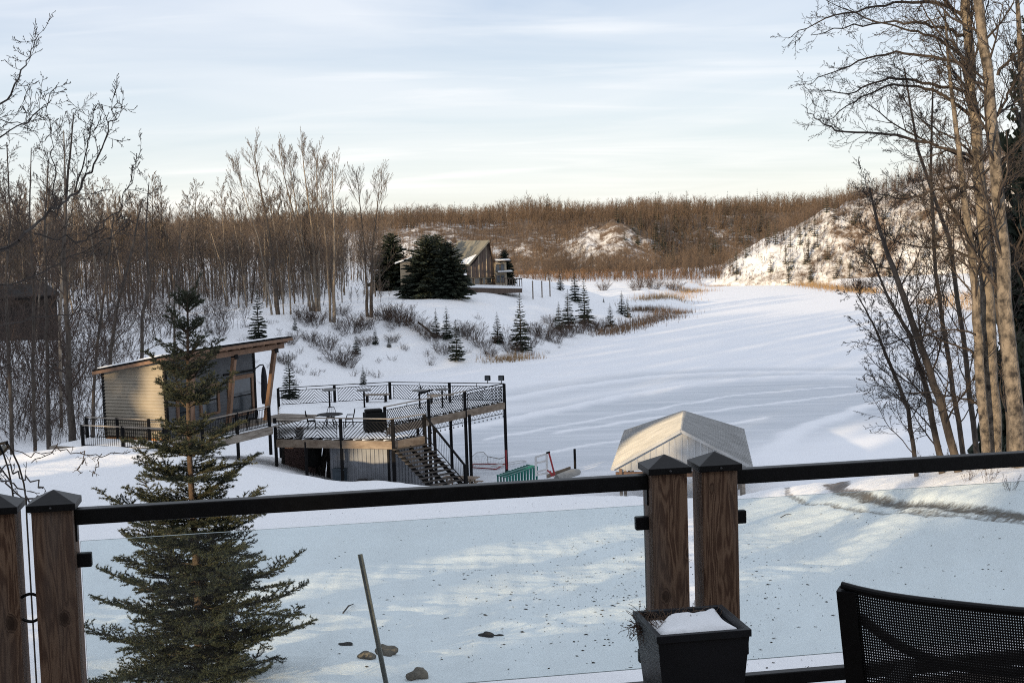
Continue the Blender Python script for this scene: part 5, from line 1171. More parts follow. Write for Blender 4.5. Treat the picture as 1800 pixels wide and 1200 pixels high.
# ------------------------------------------------------------------ boughs that reach in from the left, and a twiggy bush by the posts
def left_tree():
    rnd = random.Random(5); d0 = 17.0
    P, Rr = pxpath([(-190, 1150, 60), (-180, 700, 50), (-175, 300, 38), (-165, -100, 25)], d0); P[0][2] = gz(P[0][0], P[0][1])-.2
    O = dict(kids=[9, 7, 3], ang=(0.45, 0.95), trop=0.10, wob=0.10, ratio=0.34, rmin=0.0030, nseg=[7, 5, 3, 2]); ex = []
    for pts, r0, kids in [([(-170, 480), (-60, 462), (30, 425), (90, 372), (135, 335), (165, 290), (190, 230), (205, 178)], 0.034, 20),
                          ([(-170, 360), (-80, 300), (-10, 200), (30, 140), (55, 90), (65, 50)], 0.026, 16), ([(-170, 330), (-60, 300), (10, 235), (60, 205), (100, 150)], 0.022, 14),
                          ([(60, 410), (120, 420), (180, 400), (215, 350), (235, 300), (250, 262)], 0.016, 13), ([(-100, 470), (0, 500), (90, 470), (170, 430), (230, 380)], 0.020, 14),
                          ([(-170, 300), (-80, 260), (-20, 210), (40, 215), (90, 175)], 0.018, 12), ([(130, 340), (150, 260), (160, 220), (175, 185)], 0.013, 9), ([(100, 370), (95, 290), (90, 240), (85, 205)], 0.012, 9),
                          ([(-170, 560), (-50, 580), (60, 560), (160, 545), (240, 530)], 0.016, 10), ([(-170, 690), (-40, 640), (60, 660), (130, 640)], 0.014, 8)]:
        ex += limb(pts, d0, rnd, r0*.85, O, kids+4, 0.62)
    bare_tree('bare_tree', 'budding bare tree outside the left edge whose boughs reach into the sky', None, P, Rr, rnd, 6, 0.5, 0.9, O, tm=M_BARKD, cm=M_TWIGN, extra=ex)
    rnd = random.Random(9); d0 = 9.0; O2 = dict(kids=[5, 3], ang=(0.5, 1.0), trop=0.05, wob=0.12, ratio=0.5, rmin=0.0022, nseg=[6, 4, 3]); ex = []
    for pts, r0, k in [([(-60, 760), (10, 840), (45, 868), (70, 885), (110, 925)], 0.008, 6), ([(-40, 830), (0, 822), (30, 830), (60, 855), (75, 858)], 0.005, 5), ([(-60, 900), (-10, 842), (20, 858), (60, 878)], 0.006, 5)]:
        ex += limb(pts, d0, rnd, r0, O2, k, 0.16)
    g = gpix(-60, 1190); V, F = seg_mesh(ex+[(*g, .012, *aty(-60, 760, d0), .008), (*g, .012, *aty(-60, 900, d0), .006), (*g, .012, *aty(-40, 830, d0), .006)]); t = thing('twig_bush', 'thin budding twigs before the snow bank at the left posts', 'bush', g); obj('twigs', V, F, M_TWIGN, t)
    # hanging twigs in front of the snow bank
    rnd = random.Random(12); ex = []; d0 = 15
    for pts in [[(-20, 770), (50, 800), (100, 785), (55, 813)], [(100, 785), (130, 797), (180, 800), (230, 793)], [(143, 795), (143, 815), (145, 830)], [(175, 800), (170, 820), (163, 837)]]:
        ex += limb(pts, d0, rnd, 0.0035, O2, 6, 0.14)
    ex.append((*gpix(-80, 1000), .02, *aty(-20, 770, d0), .007)); V, F = seg_mesh(ex); t = thing('twig_bush', 'hanging bare twigs crossing the sunlit snow band at left', 'bush', gpix(-80, 1000)); obj('twigs', V, F, M_TWIGN, t)
left_tree()
# lantern on bent rods
p = aty(2, 790, 12.0); t = thing('garden_lantern', 'black box lantern hanging on bent rods at the left edge', 'lantern', (p[0], p[1], gz(p[0], p[1])))
P = lambda x, y: aty(x, y, 12.0)
MB().bar(P(-6, 781), P(12, 777), 0.07, 0.02).build('lid', M_BLACKM, t); b = MB()
for a_, c_ in (((-8, 783), (-3, 798)), ((11, 779), (15, 785)), ((-3, 800), (6, 795)), ((6, 795), (15, 785))): b.bar(P(*a_), P(*c_), 0.02, 0.02)
b.bar(P(-4, 784), P(3, 797), 0.06, 0.03); b.build('frame', M_BLACKM, t)
MB().bar(P(2, 784), P(9, 792), 0.01, 0.06).build('pane', wpane(), t)
for pts in ([(11, 775), (22, 795), (33, 818), (42, 850), (46, 880), (47, 910)], [(6, 797), (14, 822), (20, 850), (24, 880), (26, 910)]):
    q = [P(*a_) for a_ in pts]; q.append(np.array([q[-1][0], q[-1][1], gz(q[-1][0], q[-1][1])])); MB().tube(q, 0.008, 6).build('rod', M_BLACKM, t)

# ------------------------------------------------------------------ trees beside and behind the cabin
O_MID = dict(rf=0.30, kids=[8, 5], ang=(0.5, 1.0), trop=0.07, wob=0.12, ratio=0.45, rmin=0.008, nseg=[6, 4, 3])
GL = 'bare trees beside the cabin'
for i, (lab, pts, d0, nb, bl) in enumerate([
    ('stout dark tree left of the cabin, thickest trunk of the left group', [(129, 792, 15), (122, 690, 12), (118, 560, 9), (112, 430, 7), (120, 300, 4), (130, 200, 2)], 70, 30, 4.0),
    ('slim tree just left of the stout cabin tree', [(86, 785, 9), (83, 680, 7), (83, 560, 6), (78, 420, 4), (85, 280, 2)], 71, 22, 2.6),
    ('dark stub-like slim trunk at the far left beyond the snow bank', [(60, 780, 7), (58, 640, 6), (60, 520, 5), (52, 380, 3), (55, 260, 1.5)], 76, 22, 2.4),
    ('thin tree right of the stout trunk, close to the walkway rail', [(158, 780, 7), (165, 690, 6), (172, 600, 5), (185, 500, 4), (200, 380, 2)], 78, 22, 2.6),
    ('thin tree rising directly behind the cabin low eave', [(186, 700, 7), (194, 620, 7), (206, 540, 5), (232, 440, 4), (250, 350, 2)], 84, 22, 2.8),
    ('leaning slim tree behind the cabin roof middle', [(238, 640, 8), (250, 560, 6), (262, 500, 5), (256, 400, 3), (262, 320, 1.5)], 92, 20, 3.0),
    ('slim tree at the left edge below the boughs', [(20, 770, 8), (16, 640, 7), (10, 500, 5), (18, 380, 3), (12, 250, 2)], 74, 24, 2.8),
    ('pale thin trunk beside the dark shed wall', [(102, 640, 6), (105, 560, 6), (110, 470, 5), (116, 360, 4), (112, 230, 2)], 95, 20, 2.8),
    ('bare sapling between cabin roof and field', [(300, 600, 5), (306, 540, 4), (312, 470, 3), (318, 400, 1.5)], 100, 16, 2.2),
]):
    rnd = random.Random(300+i); P, Rr = pxpath(pts, d0); P[0][2] = min(P[0][2], gz(P[0][0], P[0][1]))-.3
    bare_tree('bare_tree', lab, GL, P, Rr, rnd, nb, 0.12, bl, O_MID, (0.55, 1.1), M_BARKD if i != 7 else M_ASPEN, M_TWIG, 7)
# tall brush on the left slope round those trunks
def brush_mesh(seed):
    rnd = random.Random(seed); out_ = []
    for i in range(26):
        a = rnd.uniform(0, 6.28); r = 1.2*rnd.random()**.5
        grow(out_, (r*math.cos(a), r*math.sin(a), -.2), _norm((math.cos(a)*.35, math.sin(a)*.35, 1)), 3.4*rnd.uniform(.5, 1.1), .016, 0, rnd, dict(kids=[6, 4], ang=(.4, .9), trop=.03, wob=.13, ratio=.45, rmin=.007, nseg=[5, 3, 2]))
    return raw_mesh('brush', *seg_mesh(out_), M_TWIG)
BRU = [brush_mesh(k) for k in range(4)]
for i, (px_, py_, s_) in enumerate([(8, 760, 1.1), (40, 770, .9), (75, 775, .8), (110, 778, .8), (150, 770, .9), (20, 720, 1.2), (60, 715, 1.1), (105, 720, 1.2), (150, 715, 1.1), (5, 670, 1.2), (45, 665, 1.3), (90, 665, 1.2), (135, 660, 1.2), (170, 665, 1.1), (215, 640, 1.0), (20, 620, 1.3), (70, 618, 1.3), (120, 612, 1.4), (170, 605, 1.3), (230, 600, 1.2), (280, 590, 1.1), (330, 590, 1.0), (375, 580, 1.0), (410, 575, .9), (200, 570, 1.2), (260, 562, 1.2)]):
    g = gpix(px_, py_, 66); o = bpy.data.objects.new('brush', BRU[i % 4]); COL.objects.link(o); o.location = g; o.scale = (s_*1.3, s_*1.3, s_*1.2); o.rotation_euler = (0, 0, i*2.2)
    tag(o, 'tangled bare brush on the snowy slope left of the cabin' if px_ < 200 else 'tall bare brush on the slope behind the cabin roof', 'brush', 'brush on the left slope')
# dark shed far left among the trees
sx0, sx1 = gpix(-60, 600), gpix(104, 598); t = thing('dark_shed', 'plain dark shed half hidden by bare trees at the left', 'shed', (sx0+sx1)/2)
a, b_ = sx0[:2], sx1[:2]; e = (b_-a)/np.linalg.norm(b_-a); nr = np.array([-e[1], e[0]]); zb = min(sx0[2], sx1[2])-.5; zt = aty(104, 520, sx1[1])[2]
Lw = np.linalg.norm(b_-a); nbd = 16
for i in range(nbd):
    p = a+e*Lw*i/nbd; q = a+e*(Lw*(i+1)/nbd-.02); MB().hexa([(*p, zb), (*q, zb), (*(q+nr*.05), zb), (*(p+nr*.05), zb)], [(*p, zt), (*q, zt), (*(q+nr*.05), zt), (*(p+nr*.05), zt)]).build('wall_board', mat('dark_boards', (0.030, 0.025, 0.023), (0.02, 0.017, 0.016), rough=0.9), t)
MB().prism([tuple(a+nr*.06), tuple(b_+nr*.06), tuple(b_+nr*4), tuple(a+nr*4)], zb, zt-.03).build('body', MATS['dark_boards'], t)
MB().hexa([(*(a-e*.3-nr*.4), zt), (*(b_+e*.3-nr*.4), zt), (*(b_+e*.3+nr*4.3), zt+.9), (*(a-e*.3+nr*4.3), zt+.9)], [(*(a-e*.3-nr*.4), zt+.12), (*(b_+e*.3-nr*.4), zt+.12), (*(b_+e*.3+nr*4.3), zt+1.02), (*(a-e*.3+nr*4.3), zt+1.02)]).build('roof', MATS['dark_boards'], t)

# ------------------------------------------------------------------ poplar clump on the bank
O_CL = dict(kids=[8, 5], ang=(0.30, 0.65), trop=0.10, wob=0.06, ratio=0.44, rmin=0.010, nseg=[6, 4, 3], rf=0.16)
for i, (bx_, by_, tx, ty, w, lab) in enumerate([
    (478, 553, 415, 288, 5, 'leftmost poplar of the bank clump, leaning left'), (489, 553, 446, 262, 10, 'thickest dark trunk of the bank clump'), (499, 553, 468, 300, 3, 'thin stem just right of the thickest clump trunk'),
    (511, 553, 512, 330, 4, 'short leaning stem in the gap of the bank clump'), (547, 547, 490, 262, 7, 'left stem of the four-stem poplar fan on the bank'), (552, 547, 507, 275, 6, 'second stem from left in the four-stem poplar fan'),
    (557, 547, 530, 255, 8, 'tallest stem of the four-stem poplar fan'), (562, 547, 556, 275, 6, 'right stem of the four-stem poplar fan'), (581, 566, 562, 300, 6, 'left one of the paired poplars standing forward on the bank'),
    (587, 567, 584, 288, 8, 'right one of the paired poplars standing forward on the bank'), (646, 557, 629, 314, 7, 'left stem of the forked tree above the brush'), (652, 557, 668, 314, 8, 'right stem of the forked tree above the brush, with wide crown')]):
    rnd = random.Random(500+i); g = gpix(bx_, by_); d0 = g[1]; mx_ = bx_+(tx-bx_)*0.42+rnd.uniform(-5, 5); my_ = by_+(ty-by_)*0.5
    P, Rr = pxpath([(bx_, by_, w*.85), ((bx_*.62+mx_*.38), by_+(my_-by_)*.45, w*.62), (mx_, my_, w*.42), (tx*.72+mx_*.28, ty+(my_-ty)*.33, w*.22), (tx, ty, .6)], d0); P[0] = g-np.array([0, 0, .2])
    bare_tree('poplar_tree', lab, 'poplar clump on the bank', P, Rr, rnd, 40 if w > 3.5 else 22, 0.20, 4.8 if w > 4 else 3.0, O_CL, (0.35, 0.85), M_ASPEN if i not in (1, 10, 11) else M_BARKD, M_TWIGL, 7)

# ------------------------------------------------------------------ wood on the left: single trees in front, a mass behind
PROT = []
for k in range(7):
    rnd = random.Random(700+k); Hh = 12.5; x, y = rnd.gauss(0, .9), rnd.gauss(0, .9)
    mb, cr = path_tree([(0, 0, -.3), (x*.4, y*.4, Hh*.4), (x, y, Hh*.72), (x*1.3, y*1.3, Hh)], [0.095, 0.075, 0.045, 0.012], rnd, 36, 0.22, 3.0, dict(kids=[7, 4], ang=(0.4, 0.85), trop=0.08, wob=0.10, ratio=0.42, rmin=0.015, nseg=[4, 3, 2], rf=0.26), (0.45, 0.95), 5)
    V, F = seg_mesh(cr); PROT.append((raw_mesh('trunk', mb.v, mb.f, M_ASPEN if k % 3 else M_BARKD, True), raw_mesh('crown', V, F, M_TWIGL)))
rng = np.random.default_rng(77); cnt = 0
while cnt < 190:
    px_ = rng.uniform(-40, 690) if cnt < 150 else rng.uniform(-60, 330); y = rng.uniform(166, 205) if cnt < 150 else rng.uniform(105, 165)
    x = (px_-900)/FPX*y
    if px_ > 610 and y < 185: continue
    if lake_sd(np.array([x]), np.array([y]))[0] < 18: continue
    if cnt >= 150 and px_ > 110+(y-105)*3.2: continue
    place(PROT[int(rng.integers(7))], ('trunk', 'crown'), 'aspen_tree', 'slim bare aspen in the dense wood left of the field' if cnt < 150 else 'slim bare tree on the slope behind the dark shed', 'tree', (x, y, gz(x, y)), 'aspen wood left of the field' if cnt < 150 else 'bare trees on the left slope', rng.uniform(.62, 1.15)*(1.0 if px_ < 560 else .78), rng.uniform(0, 6.28), rng.uniform(.9, 1.12)); cnt += 1
def mass(name, label, X, Y, Z, Hs, rng, m_, nb=11, tw=0.09, spread=0.16, blade=0.22, bw=0.05, up=(0.55, 1.2)):
    """many far bare trees: slim trunk sliver + rising blades"""
    n = len(X); B = np.stack([X, Y, Z], 1); P = [np.repeat(B, 1, 0)]; D = [np.tile([0, 0, 1.0], (n, 1))+rng.normal(size=(n, 3))*.03]; L = [Hs*0.98]; W = [np.full(n, tw)]
    for k in range(nb):
        f = 0.25+0.7*rng.random(n); p = B+np.stack([rng.normal(size=n)*.05, rng.normal(size=n)*.05, Hs*f], 1); a = rng.uniform(0, 6.283, n); u = rng.uniform(*up, n)
        d = np.stack([np.cos(a)*.6, np.sin(a)*.6, u], 1); d /= np.linalg.norm(d, axis=1, keepdims=True); P.append(p); D.append(d); L.append(Hs*blade*rng.uniform(.5, 1.2, n)*(1.3-.7*f)); W.append(np.full(n, bw))
    V, F = tri_blades(np.concatenate(P), np.concatenate(D), np.concatenate(L), np.concatenate(W), rng); o = obj(name, V, F, m_); o['kind'] = 'stuff'; o['label'] = label; return o
rng = np.random.default_rng(5); n = 1700; y = rng.uniform(190, 300, n); x = y*(rng.uniform(-80, 700, n)-900)/FPX
keep = (lake_sd(x, y) > 26) & ~((x > -24) & (y > 176) & (y < 232)); x, y = x[keep], y[keep]; mass('aspen_wood', 'brown leafless wood massed behind the left field', x, y, np.maximum(ground_h(x, y), 0), rng.uniform(6.5, 12.5, len(x)), rng, M_TWIGL, 24, 0.09, blade=.25, bw=.05)

n = 1300; y = rng.uniform(172, 215, n); x = y*(rng.uniform(-60, 690, n)-900)/FPX; keep = (lake_sd(x, y) > 21) & ~((x > -24) & (y > 176)); x, y = x[keep], y[keep]
mass('underbrush', 'low dark underbrush at the edge of the left wood', x, y, np.maximum(ground_h(x, y), 0)-.1, rng.uniform(1.2, 4.2, len(x)), rng, M_TWIGL, 16, 0.05, blade=.45, bw=.045)
# ------------------------------------------------------------------ hills: woods and brush
M_RUST = mat('rusty_brush', (0.19, 0.11, 0.06), (0.11, 0.068, 0.042), rough=0.9, scale=0.1)
M_HW = mat('hill_wood', (0.128, 0.090, 0.064), (0.066, 0.048, 0.037), rough=0.9, scale=0.05)
n = 10500; x = rng.uniform(-150, 170, n); y = 425+215*rng.random(n)**1.5; z = farhill_h(x, y); mass('ridge_wood', 'brown bare wood along the far ridge', x, y, z-.2, rng.uniform(3.2, 8.2, n)*(0.88+0.35*wob(x, y, 45, 3)+0.15*wob(x, y, 12, 9)), rng, M_HW, 24, 0.09, blade=.30, bw=.085, up=(.15, 1.3))
n = 14000; x = rng.uniform(-120, 150, n); y = rng.uniform(345, 430, n); z = farhill_h(x, y); kb = np.exp(-((x-28)/12)**2-((y-388)/17)**2); keep = (z > 0.6) & (kb < .6) & ((x > 8) | (rng.random(n) < .55)); x, y, z = x[keep], y[keep], z[keep]
mass('slope_brush', 'brown brush and saplings on the far valley slope', x, y, z-.1, rng.uniform(1.4, 4.6, len(x)), rng, M_HW, 16, 0.10, blade=.42, bw=.07)
n = 900; x = rng.uniform(8, 62, n); y = rng.uniform(322, 352, n); z = np.maximum(ground_h(x, y), farhill_h(x, y)); mass('valley_wood', 'pale bare poplars on the flat beyond the lake', x, y, z, rng.uniform(2.5, 8.0, n)*(0.8+0.6*wob(x, y, 14, 5)), rng, M_HW, 30, 0.07, blade=.28, bw=.055, up=(.2, 1.3))
n = 4600; x = rng.uniform(52, 140, n); y = rng.uniform(284, 335, n); z = bluff_h(x, y); keep = (z > .3) & (rng.random(n) < np.clip(.22+(x-60)/75, 0, 1)); x, y, z = x[keep], y[keep], z[keep]
mass('bluff_brush', 'bare brush on the snowy bluff', x, y, z-.1, rng.uniform(.8, 3.8, len(x)), rng, M_TWIG, 18, 0.07, blade=.45, bw=.06, up=(.1, 1.2))
n = 1400; x = rng.uniform(66, 190, n); y = np.interp(x, [40, 50, 87, 115, 160, 260], [322, 326, 330, 318, 290, 250])+rng.uniform(-3, 60, n); z = bluff_h(x, y); mass('bluff_wood', 'bare wood on top of the bluff', x, y, z-.2, rng.uniform(2.5, 6, n), rng, M_HW, 22, 0.09, blade=.3, bw=.065, up=(.2, 1.3))
n = 1500; x = rng.uniform(-30, 50, n); y = rng.uniform(312, 340, n); z = np.maximum(ground_h(x, y), farhill_h(x, y)); keep = lake_sd(x, y) > 2; x, y, z = x[keep], y[keep], z[keep]; mass('valley_brush', 'rusty brush on the flat before the far slope', x, y, z-.05, rng.uniform(.5, 2.6, len(x)), rng, M_RUST, 16, 0.06, blade=.5, bw=.06, up=(.3, 1.3))
n = 700; x = rng.uniform(44, 100, n); y = rng.uniform(308, 322, n)-(x-60)*.35; z = np.maximum(ground_h(x, y), 0); keep = lake_sd(x, y) > 2; x, y, z = x[keep], y[keep], z[keep]; mass('shore_brush', 'dark brush along the far shore below the bluff', x, y, z, rng.uniform(.8, 3.4, len(x)), rng, M_HW, 14, 0.1, blade=.5, bw=.08)

# ------------------------------------------------------------------ spruces
SP = [far_spruce_proto(6.0, 1.35, 60+k, 19, 13, 1.7) for k in range(3)] + [far_spruce_proto(6.0, 1.15, 70, 21, 12, 1.7)]
BIG = [far_spruce_proto(9.0, 3.0, 80+k, 32, 22, 1.7, None, 0.5) for k in range(2)]
FARSP = [far_spruce_proto(6.0, 1.05, 90+k, 12, 9, 0.8) for k in range(2)]
SMALL = [(455, 598, 510, 'conical spruce standing alone just above the cabin roof'), (519, 580, 556, 'tiny spruce left of the brush, beside the paired poplars'), (510, 700, 622, 'spruce against the rear terrace railing, right of the umbrella'),
         (639, 676, 640, 'tiny star-shaped spruce seedling behind the terrace'), (660, 606, 574, 'small spruce on the bank below the brush'), (627, 622, 585, 'small dark spruce at the end of the long brush clump'), (684, 610, 590, 'tiniest spruce near the small bank spruce'),
         (767, 592, 543, 'left spruce of the bank trio'), (786, 597, 539, 'middle spruce of the bank trio'), (803, 634, 562, 'front spruce of the bank trio, close to the fallen log'), (875, 604, 548, 'narrow spruce left of the tallest bank spruce'),
         (916, 616, 514, 'tallest spruce on the open bank'), (983, 580, 530, 'left spruce of the dark shore cluster'), (999, 576, 508, 'second spruce of the dark shore cluster'), (1028, 570, 489, 'tallest spruce of the dark shore cluster'),
         (1011, 530, 472, 'sunlit brownish spruce behind the shore cluster'), (1073, 574, 532, 'spruce right of the shore cluster, above the reed bank'), (1093, 552, 511, 'back spruce of the pair near the reed point'), (1103, 558, 524, 'front spruce of the pair near the reed point'),
         (1061, 531, 522, 'seedling spruce on the open snow near the reed point'), (985, 510, 474, 'spruce at the field edge behind the shore cluster'), (722, 565, 552, 'seedling spruce beside the dark brush')]
for i, (px_, py_, ty_, lab) in enumerate(SMALL):
    g = gpix(px_, py_); Hh = (py_-ty_)*g[1]/FPX; place(SP[i % 4], ('trunk', 'crown'), 'spruce_tree', lab, 'tree', g, 'young spruces on the bank', Hh/6.0, i*1.7, 1.0)
HOUSE_G = gpix(850, 512)
for i, (px_, py_, ty_, wpx, lab) in enumerate([(752, 522, 413, 100, 'big dense dark spruce in front of the house, left one'), (790, 523, 425, 88, 'big dense dark spruce in front of the house, right one'), (690, 510, 410, 80, 'dark spruce behind the bare forked tree, left of the house'),
                                              (768, 520, 420, 90, 'big dark spruce wedged between the two house spruces'), (888, 500, 432, 40, 'dark spruce at the right end of the house')]):
    g = gpix(px_, py_) if i < 3 else HOUSE_G+np.array([(px_-850)/FPX*HOUSE_G[1], 3 if i == 3 else 8, 0]); g[2] = gz(g[0], g[1]); Hh = (py_-ty_)*g[1]/FPX; Wd = wpx*g[1]/FPX
    t = place(BIG[i % 2], ('trunk', 'crown'), 'spruce_tree', lab, 'tree', g, 'large spruces round the house', 1, i*2.1); t.scale = (Wd/6.0, Wd/6.0, Hh/9.0)
rng = np.random.default_rng(31)
for k in range(-190, 150):
    if k < -150: x = rng.uniform(-110, 140); y = rng.uniform(428, 470); z = farhill_h(x, y); s_ = rng.uniform(.7, 1.45); lab, gr = 'spruce tip poking above the far ridge', 'spruces on the ridge'
    elif k < -90: x = 50+50*rng.random()**1.6; y = np.interp(x, [40, 50, 87, 115, 160, 260], [322, 326, 330, 318, 290, 250])-np.interp(x, [44, 60, 87, 115], [9, 18, 33, 42])+rng.uniform(-4, 16); z = max(bluff_h(x, y), gz(x, y)); s_ = rng.uniform(.35, .85); lab, gr = 'dark spruce at the foot of the bluff by the far shore', 'spruces below the bluff'
    elif k < -60: x, y = rng.uniform(-140, 150), rng.uniform(432, 520); z = farhill_h(x, y); s_ = rng.uniform(.8, 1.4); lab, gr = 'spruce tip poking above the far ridge', 'spruces on the ridge'
    elif k < 70: x, y = rng.uniform(30, 110), rng.uniform(352, 430); z = farhill_h(x, y); s_ = rng.uniform(.6, 1.35); lab, gr = 'dark spruce in the far valley wood', 'spruces in the far valley'
    elif k < 115: x = 58+60*rng.random()**1.5; y = np.interp(x, [40, 50, 87, 115, 160, 260], [322, 326, 330, 318, 290, 250])-rng.uniform(2, 30); z = bluff_h(x, y); s_ = rng.uniform(.35, .95); lab, gr = 'dark spruce clinging to the snowy bluff', 'spruces on the bluff'
    elif k < 135: x, y = rng.uniform(-150, 150), rng.uniform(430, 560); z = farhill_h(x, y); s_ = rng.uniform(1.0, 1.6); lab, gr = 'spruce tip poking above the far ridge', 'spruces on the ridge'
    else: x = rng.uniform(80, 150); y = np.interp(x, [40, 50, 87, 115, 160, 260], [322, 326, 330, 318, 290, 250])+rng.uniform(0, 25); z = bluff_h(x, y); s_ = rng.uniform(.6, 1.3); lab, gr = 'spruce on the crest of the bluff', 'spruces on the bluff crest'
    if z < 0.3: continue
    place(FARSP[k % 2], ('trunk', 'crown'), 'spruce_tree', lab, 'tree', (x, y, float(z)-.1), gr, s_, rng.uniform(0, 6.28))
g = gpix(1845, 800); g = np.array([(1822-900)/FPX*48, 48, 5.0]); g[2] = gz(g[0], g[1]); t = place(BIG[0], ('trunk', 'crown'), 'spruce_tree', 'tall dark spruce at the upper right edge behind the poplars', 'tree', g, None); t.scale = (.62, .62, 1.95)

# ------------------------------------------------------------------ shrubs, reeds
def shrub_mesh(seed, n, h, sp, fine=1.0):
    rnd = random.Random(seed); out_ = []
    for i in range(n):
        a = rnd.uniform(0, 6.28); r = sp*.4*rnd.random()**.5; d = _norm((math.cos(a)*rnd.uniform(.1, .9), math.sin(a)*rnd.uniform(.1, .9), 1.0))
        grow(out_, (r*math.cos(a), r*math.sin(a), -.1), d, h*rnd.uniform(.5, 1.1), 0.014*fine, 0, rnd, dict(kids=[3, 2], ang=(.3, .8), trop=.03, wob=.13, ratio=.45, rmin=.009*fine, nseg=[4, 2, 2]))
    return raw_mesh('shrub', *seg_mesh(out_), M_TWIG)
SH = [shrub_mesh(k, 80, 2.3, 2.3) for k in range(4)]; SHS = [shrub_mesh(20+k, 12, 1.0, .8, .8) for k in range(3)]
SHL = [(556, 570, 1.0), (535, 566, .9), (600, 555, .7), (618, 585, 1.15), (640, 580, .9), (575, 615, .9), (598, 640, .95), (612, 646, .7), (690, 566, 1.1), (705, 572, 1.15), (672, 562, .9), (725, 576, .8), (508, 605, .7), (545, 600, .6), (742, 588, .7),
       (760, 600, .7), (830, 596, .95), (815, 590, .8), (850, 612, .8), (890, 606, .9), (940, 590, .9), (958, 596, .95), (975, 602, .8), (1015, 585, 1.0), (1040, 582, .9), (1055, 580, .8), (968, 570, .7), (930, 610, .8), (900, 622, .7), (780, 622, .7), (690, 602, .5), (640, 608, .6), (860, 626, .6), (1133, 505, 1.3), (1150, 508, 1.1), (1183, 510, 1.2), (1060, 510, .9), (1500, 512, 1.5), (1520, 510, 1.3), (345, 620, .8), (385, 590, .7), (500, 640, .6), (985, 590, .9), (1000, 592, .7), (1120, 510, 1.0)]
LB = {0: 'brush at the foot of the four-stem poplar fan', 3: 'rounded grey shrub in the middle of the upper bank', 5: 'dark shrub strip running down the bank above the terrace', 8: 'dense dark brush below the forked tree'}
USED = {}
def shrub_label(px_, py_):
    c = sorted(SMALL, key=lambda q: (q[0]-px_)**2+4*(q[1]-py_)**2)[:1][0]; dx, dy = px_-c[0], py_-c[1]
    rel = ('left of' if dx < 0 else 'right of') if abs(dx) > 1.5*abs(dy) else ('above' if dy < 0 else 'below')
    base = 'leafless shrub %s the %s' % (rel, ' '.join(c[3].split(',')[0].split()[:10])); USED[base] = USED.get(base, 0)+1
    return base if USED[base] == 1 else base.replace('leafless shrub', ('second', 'third', 'fourth', 'fifth')[min(3, USED[base]-2)] + ' leafless shrub')
for i, (px_, py_, s_) in enumerate(SHL):
    g = gpix(px_, py_); o = bpy.data.objects.new('shrub', SH[i % 4]); COL.objects.link(o); o.location = g; o.scale = (s_*1.05, s_*1.05, s_*.9); o.rotation_euler = (0, 0, i*1.3)
    tag(o, LB.get(i) or shrub_label(px_, py_), 'shrub', 'shrubs on the snowy bank' if px_ < 1110 else 'shrubs on the far shore')
rng = np.random.default_rng(19); k = 0
while k < 120:
    px_, py_ = rng.uniform(420, 1080), rng.uniform(560, 680); g = gpix(px_, py_); sd_ = lake_sd(g[:1], g[1:2])[0]
    if not (0.3 < sd_ < 20 and g[1] > 100): continue
    o = bpy.data.objects.new('weed_clump', SHS[k % 3]); COL.objects.link(o); o.location = g; s_ = rng.uniform(.4, 1.0); o.scale = (s_, s_, s_); o.rotation_euler = (0, 0, rng.uniform(0, 6)); tag(o, 'small dry weed clump poking out of the bank snow', 'weeds', 'dry weeds on the bank'); k += 1
for (px_, py_, lab) in [(1655, 905, None)]: pass
for i, (px_, py_, s_, lab) in enumerate([(1700, 846, .35, 'thin sprout in the snow below the poplar trunks'), (1738, 848, .4, 'thin sprout cluster right of the first sprout by the poplars'), (1776, 862, .35, 'thin sprout at the edge of the muddy track, far right'), (1610, 828, .5, 'twiggy tuft at the foot of the leftmost sapling'), (1660, 826, .55, 'twiggy tuft between the leaning poplars'), (430, 885, .22, 'two thin stalks in the snow left of the near spruce')]):
    g = gpix(px_, py_); o = bpy.data.objects.new('sprout', SHS[i % 3]); COL.objects.link(o); o.location = g; o.scale = (s_*.8, s_*.8, s_*1.3); tag(o, lab, 'sprout')
def reeds(name, label, pts, n, w, h, rng, m_=None):
    pts = [gpix(*p)[:2] for p in pts]; P = []
    while len(P) < n:
        i = rng.integers(len(pts)-1); f = rng.random(); c = pts[i]*(1-f)+pts[i+1]*f; P.append(c+rng.normal(size=2)*w)
    P = np.array(P); z = np.maximum(ground_h(P[:, 0], P[:, 1]), 0)-.05; d = rng.normal(size=(n, 3))*.16; d[:, 2] = 1; d /= np.linalg.norm(d, axis=1, keepdims=True)
    V, F = tri_blades(np.column_stack([P, z]), d, rng.uniform(.5, 1.1, n)*h, .05, rng); o = obj(name, V, F, m_ or M_REED); o['kind'] = 'stuff'; o['label'] = label
rng = np.random.default_rng(2)
M_REEDD = mat('brown_reed', (0.16, 0.105, 0.065), (0.10, 0.065, 0.042), rough=0.9, scale=.5)
reeds('reeds', 'dark brown reed bank along the near point', [(1055, 590), (1100, 578), (1140, 566), (1175, 556)], 2600, 1.4, 1.1, rng, M_REEDD)
reeds('reeds', 'brown reeds along the second point', [(1115, 545), (1150, 549), (1205, 549)], 1500, 1.3, 1.0, rng, M_REEDD)
reeds('reeds', 'tan reeds at the far left shore', [(1140, 527), (1170, 522), (1205, 514), (1215, 512)], 2200, 2.2, 1.1, rng)
reeds('reeds', 'golden reeds on the far right shore', [(1410, 499), (1470, 508), (1540, 516)], 3000, 2.2, 1.2, rng)
reeds('reeds', 'golden reeds at the right edge', [(1630, 530), (1690, 528), (1760, 540), (1820, 552)], 2600, 2.2, 1.2, rng)
reeds('reeds', 'sparse tan reeds at the bank toe', [(860, 636), (900, 633), (935, 629)], 500, .9, 1.0, rng)
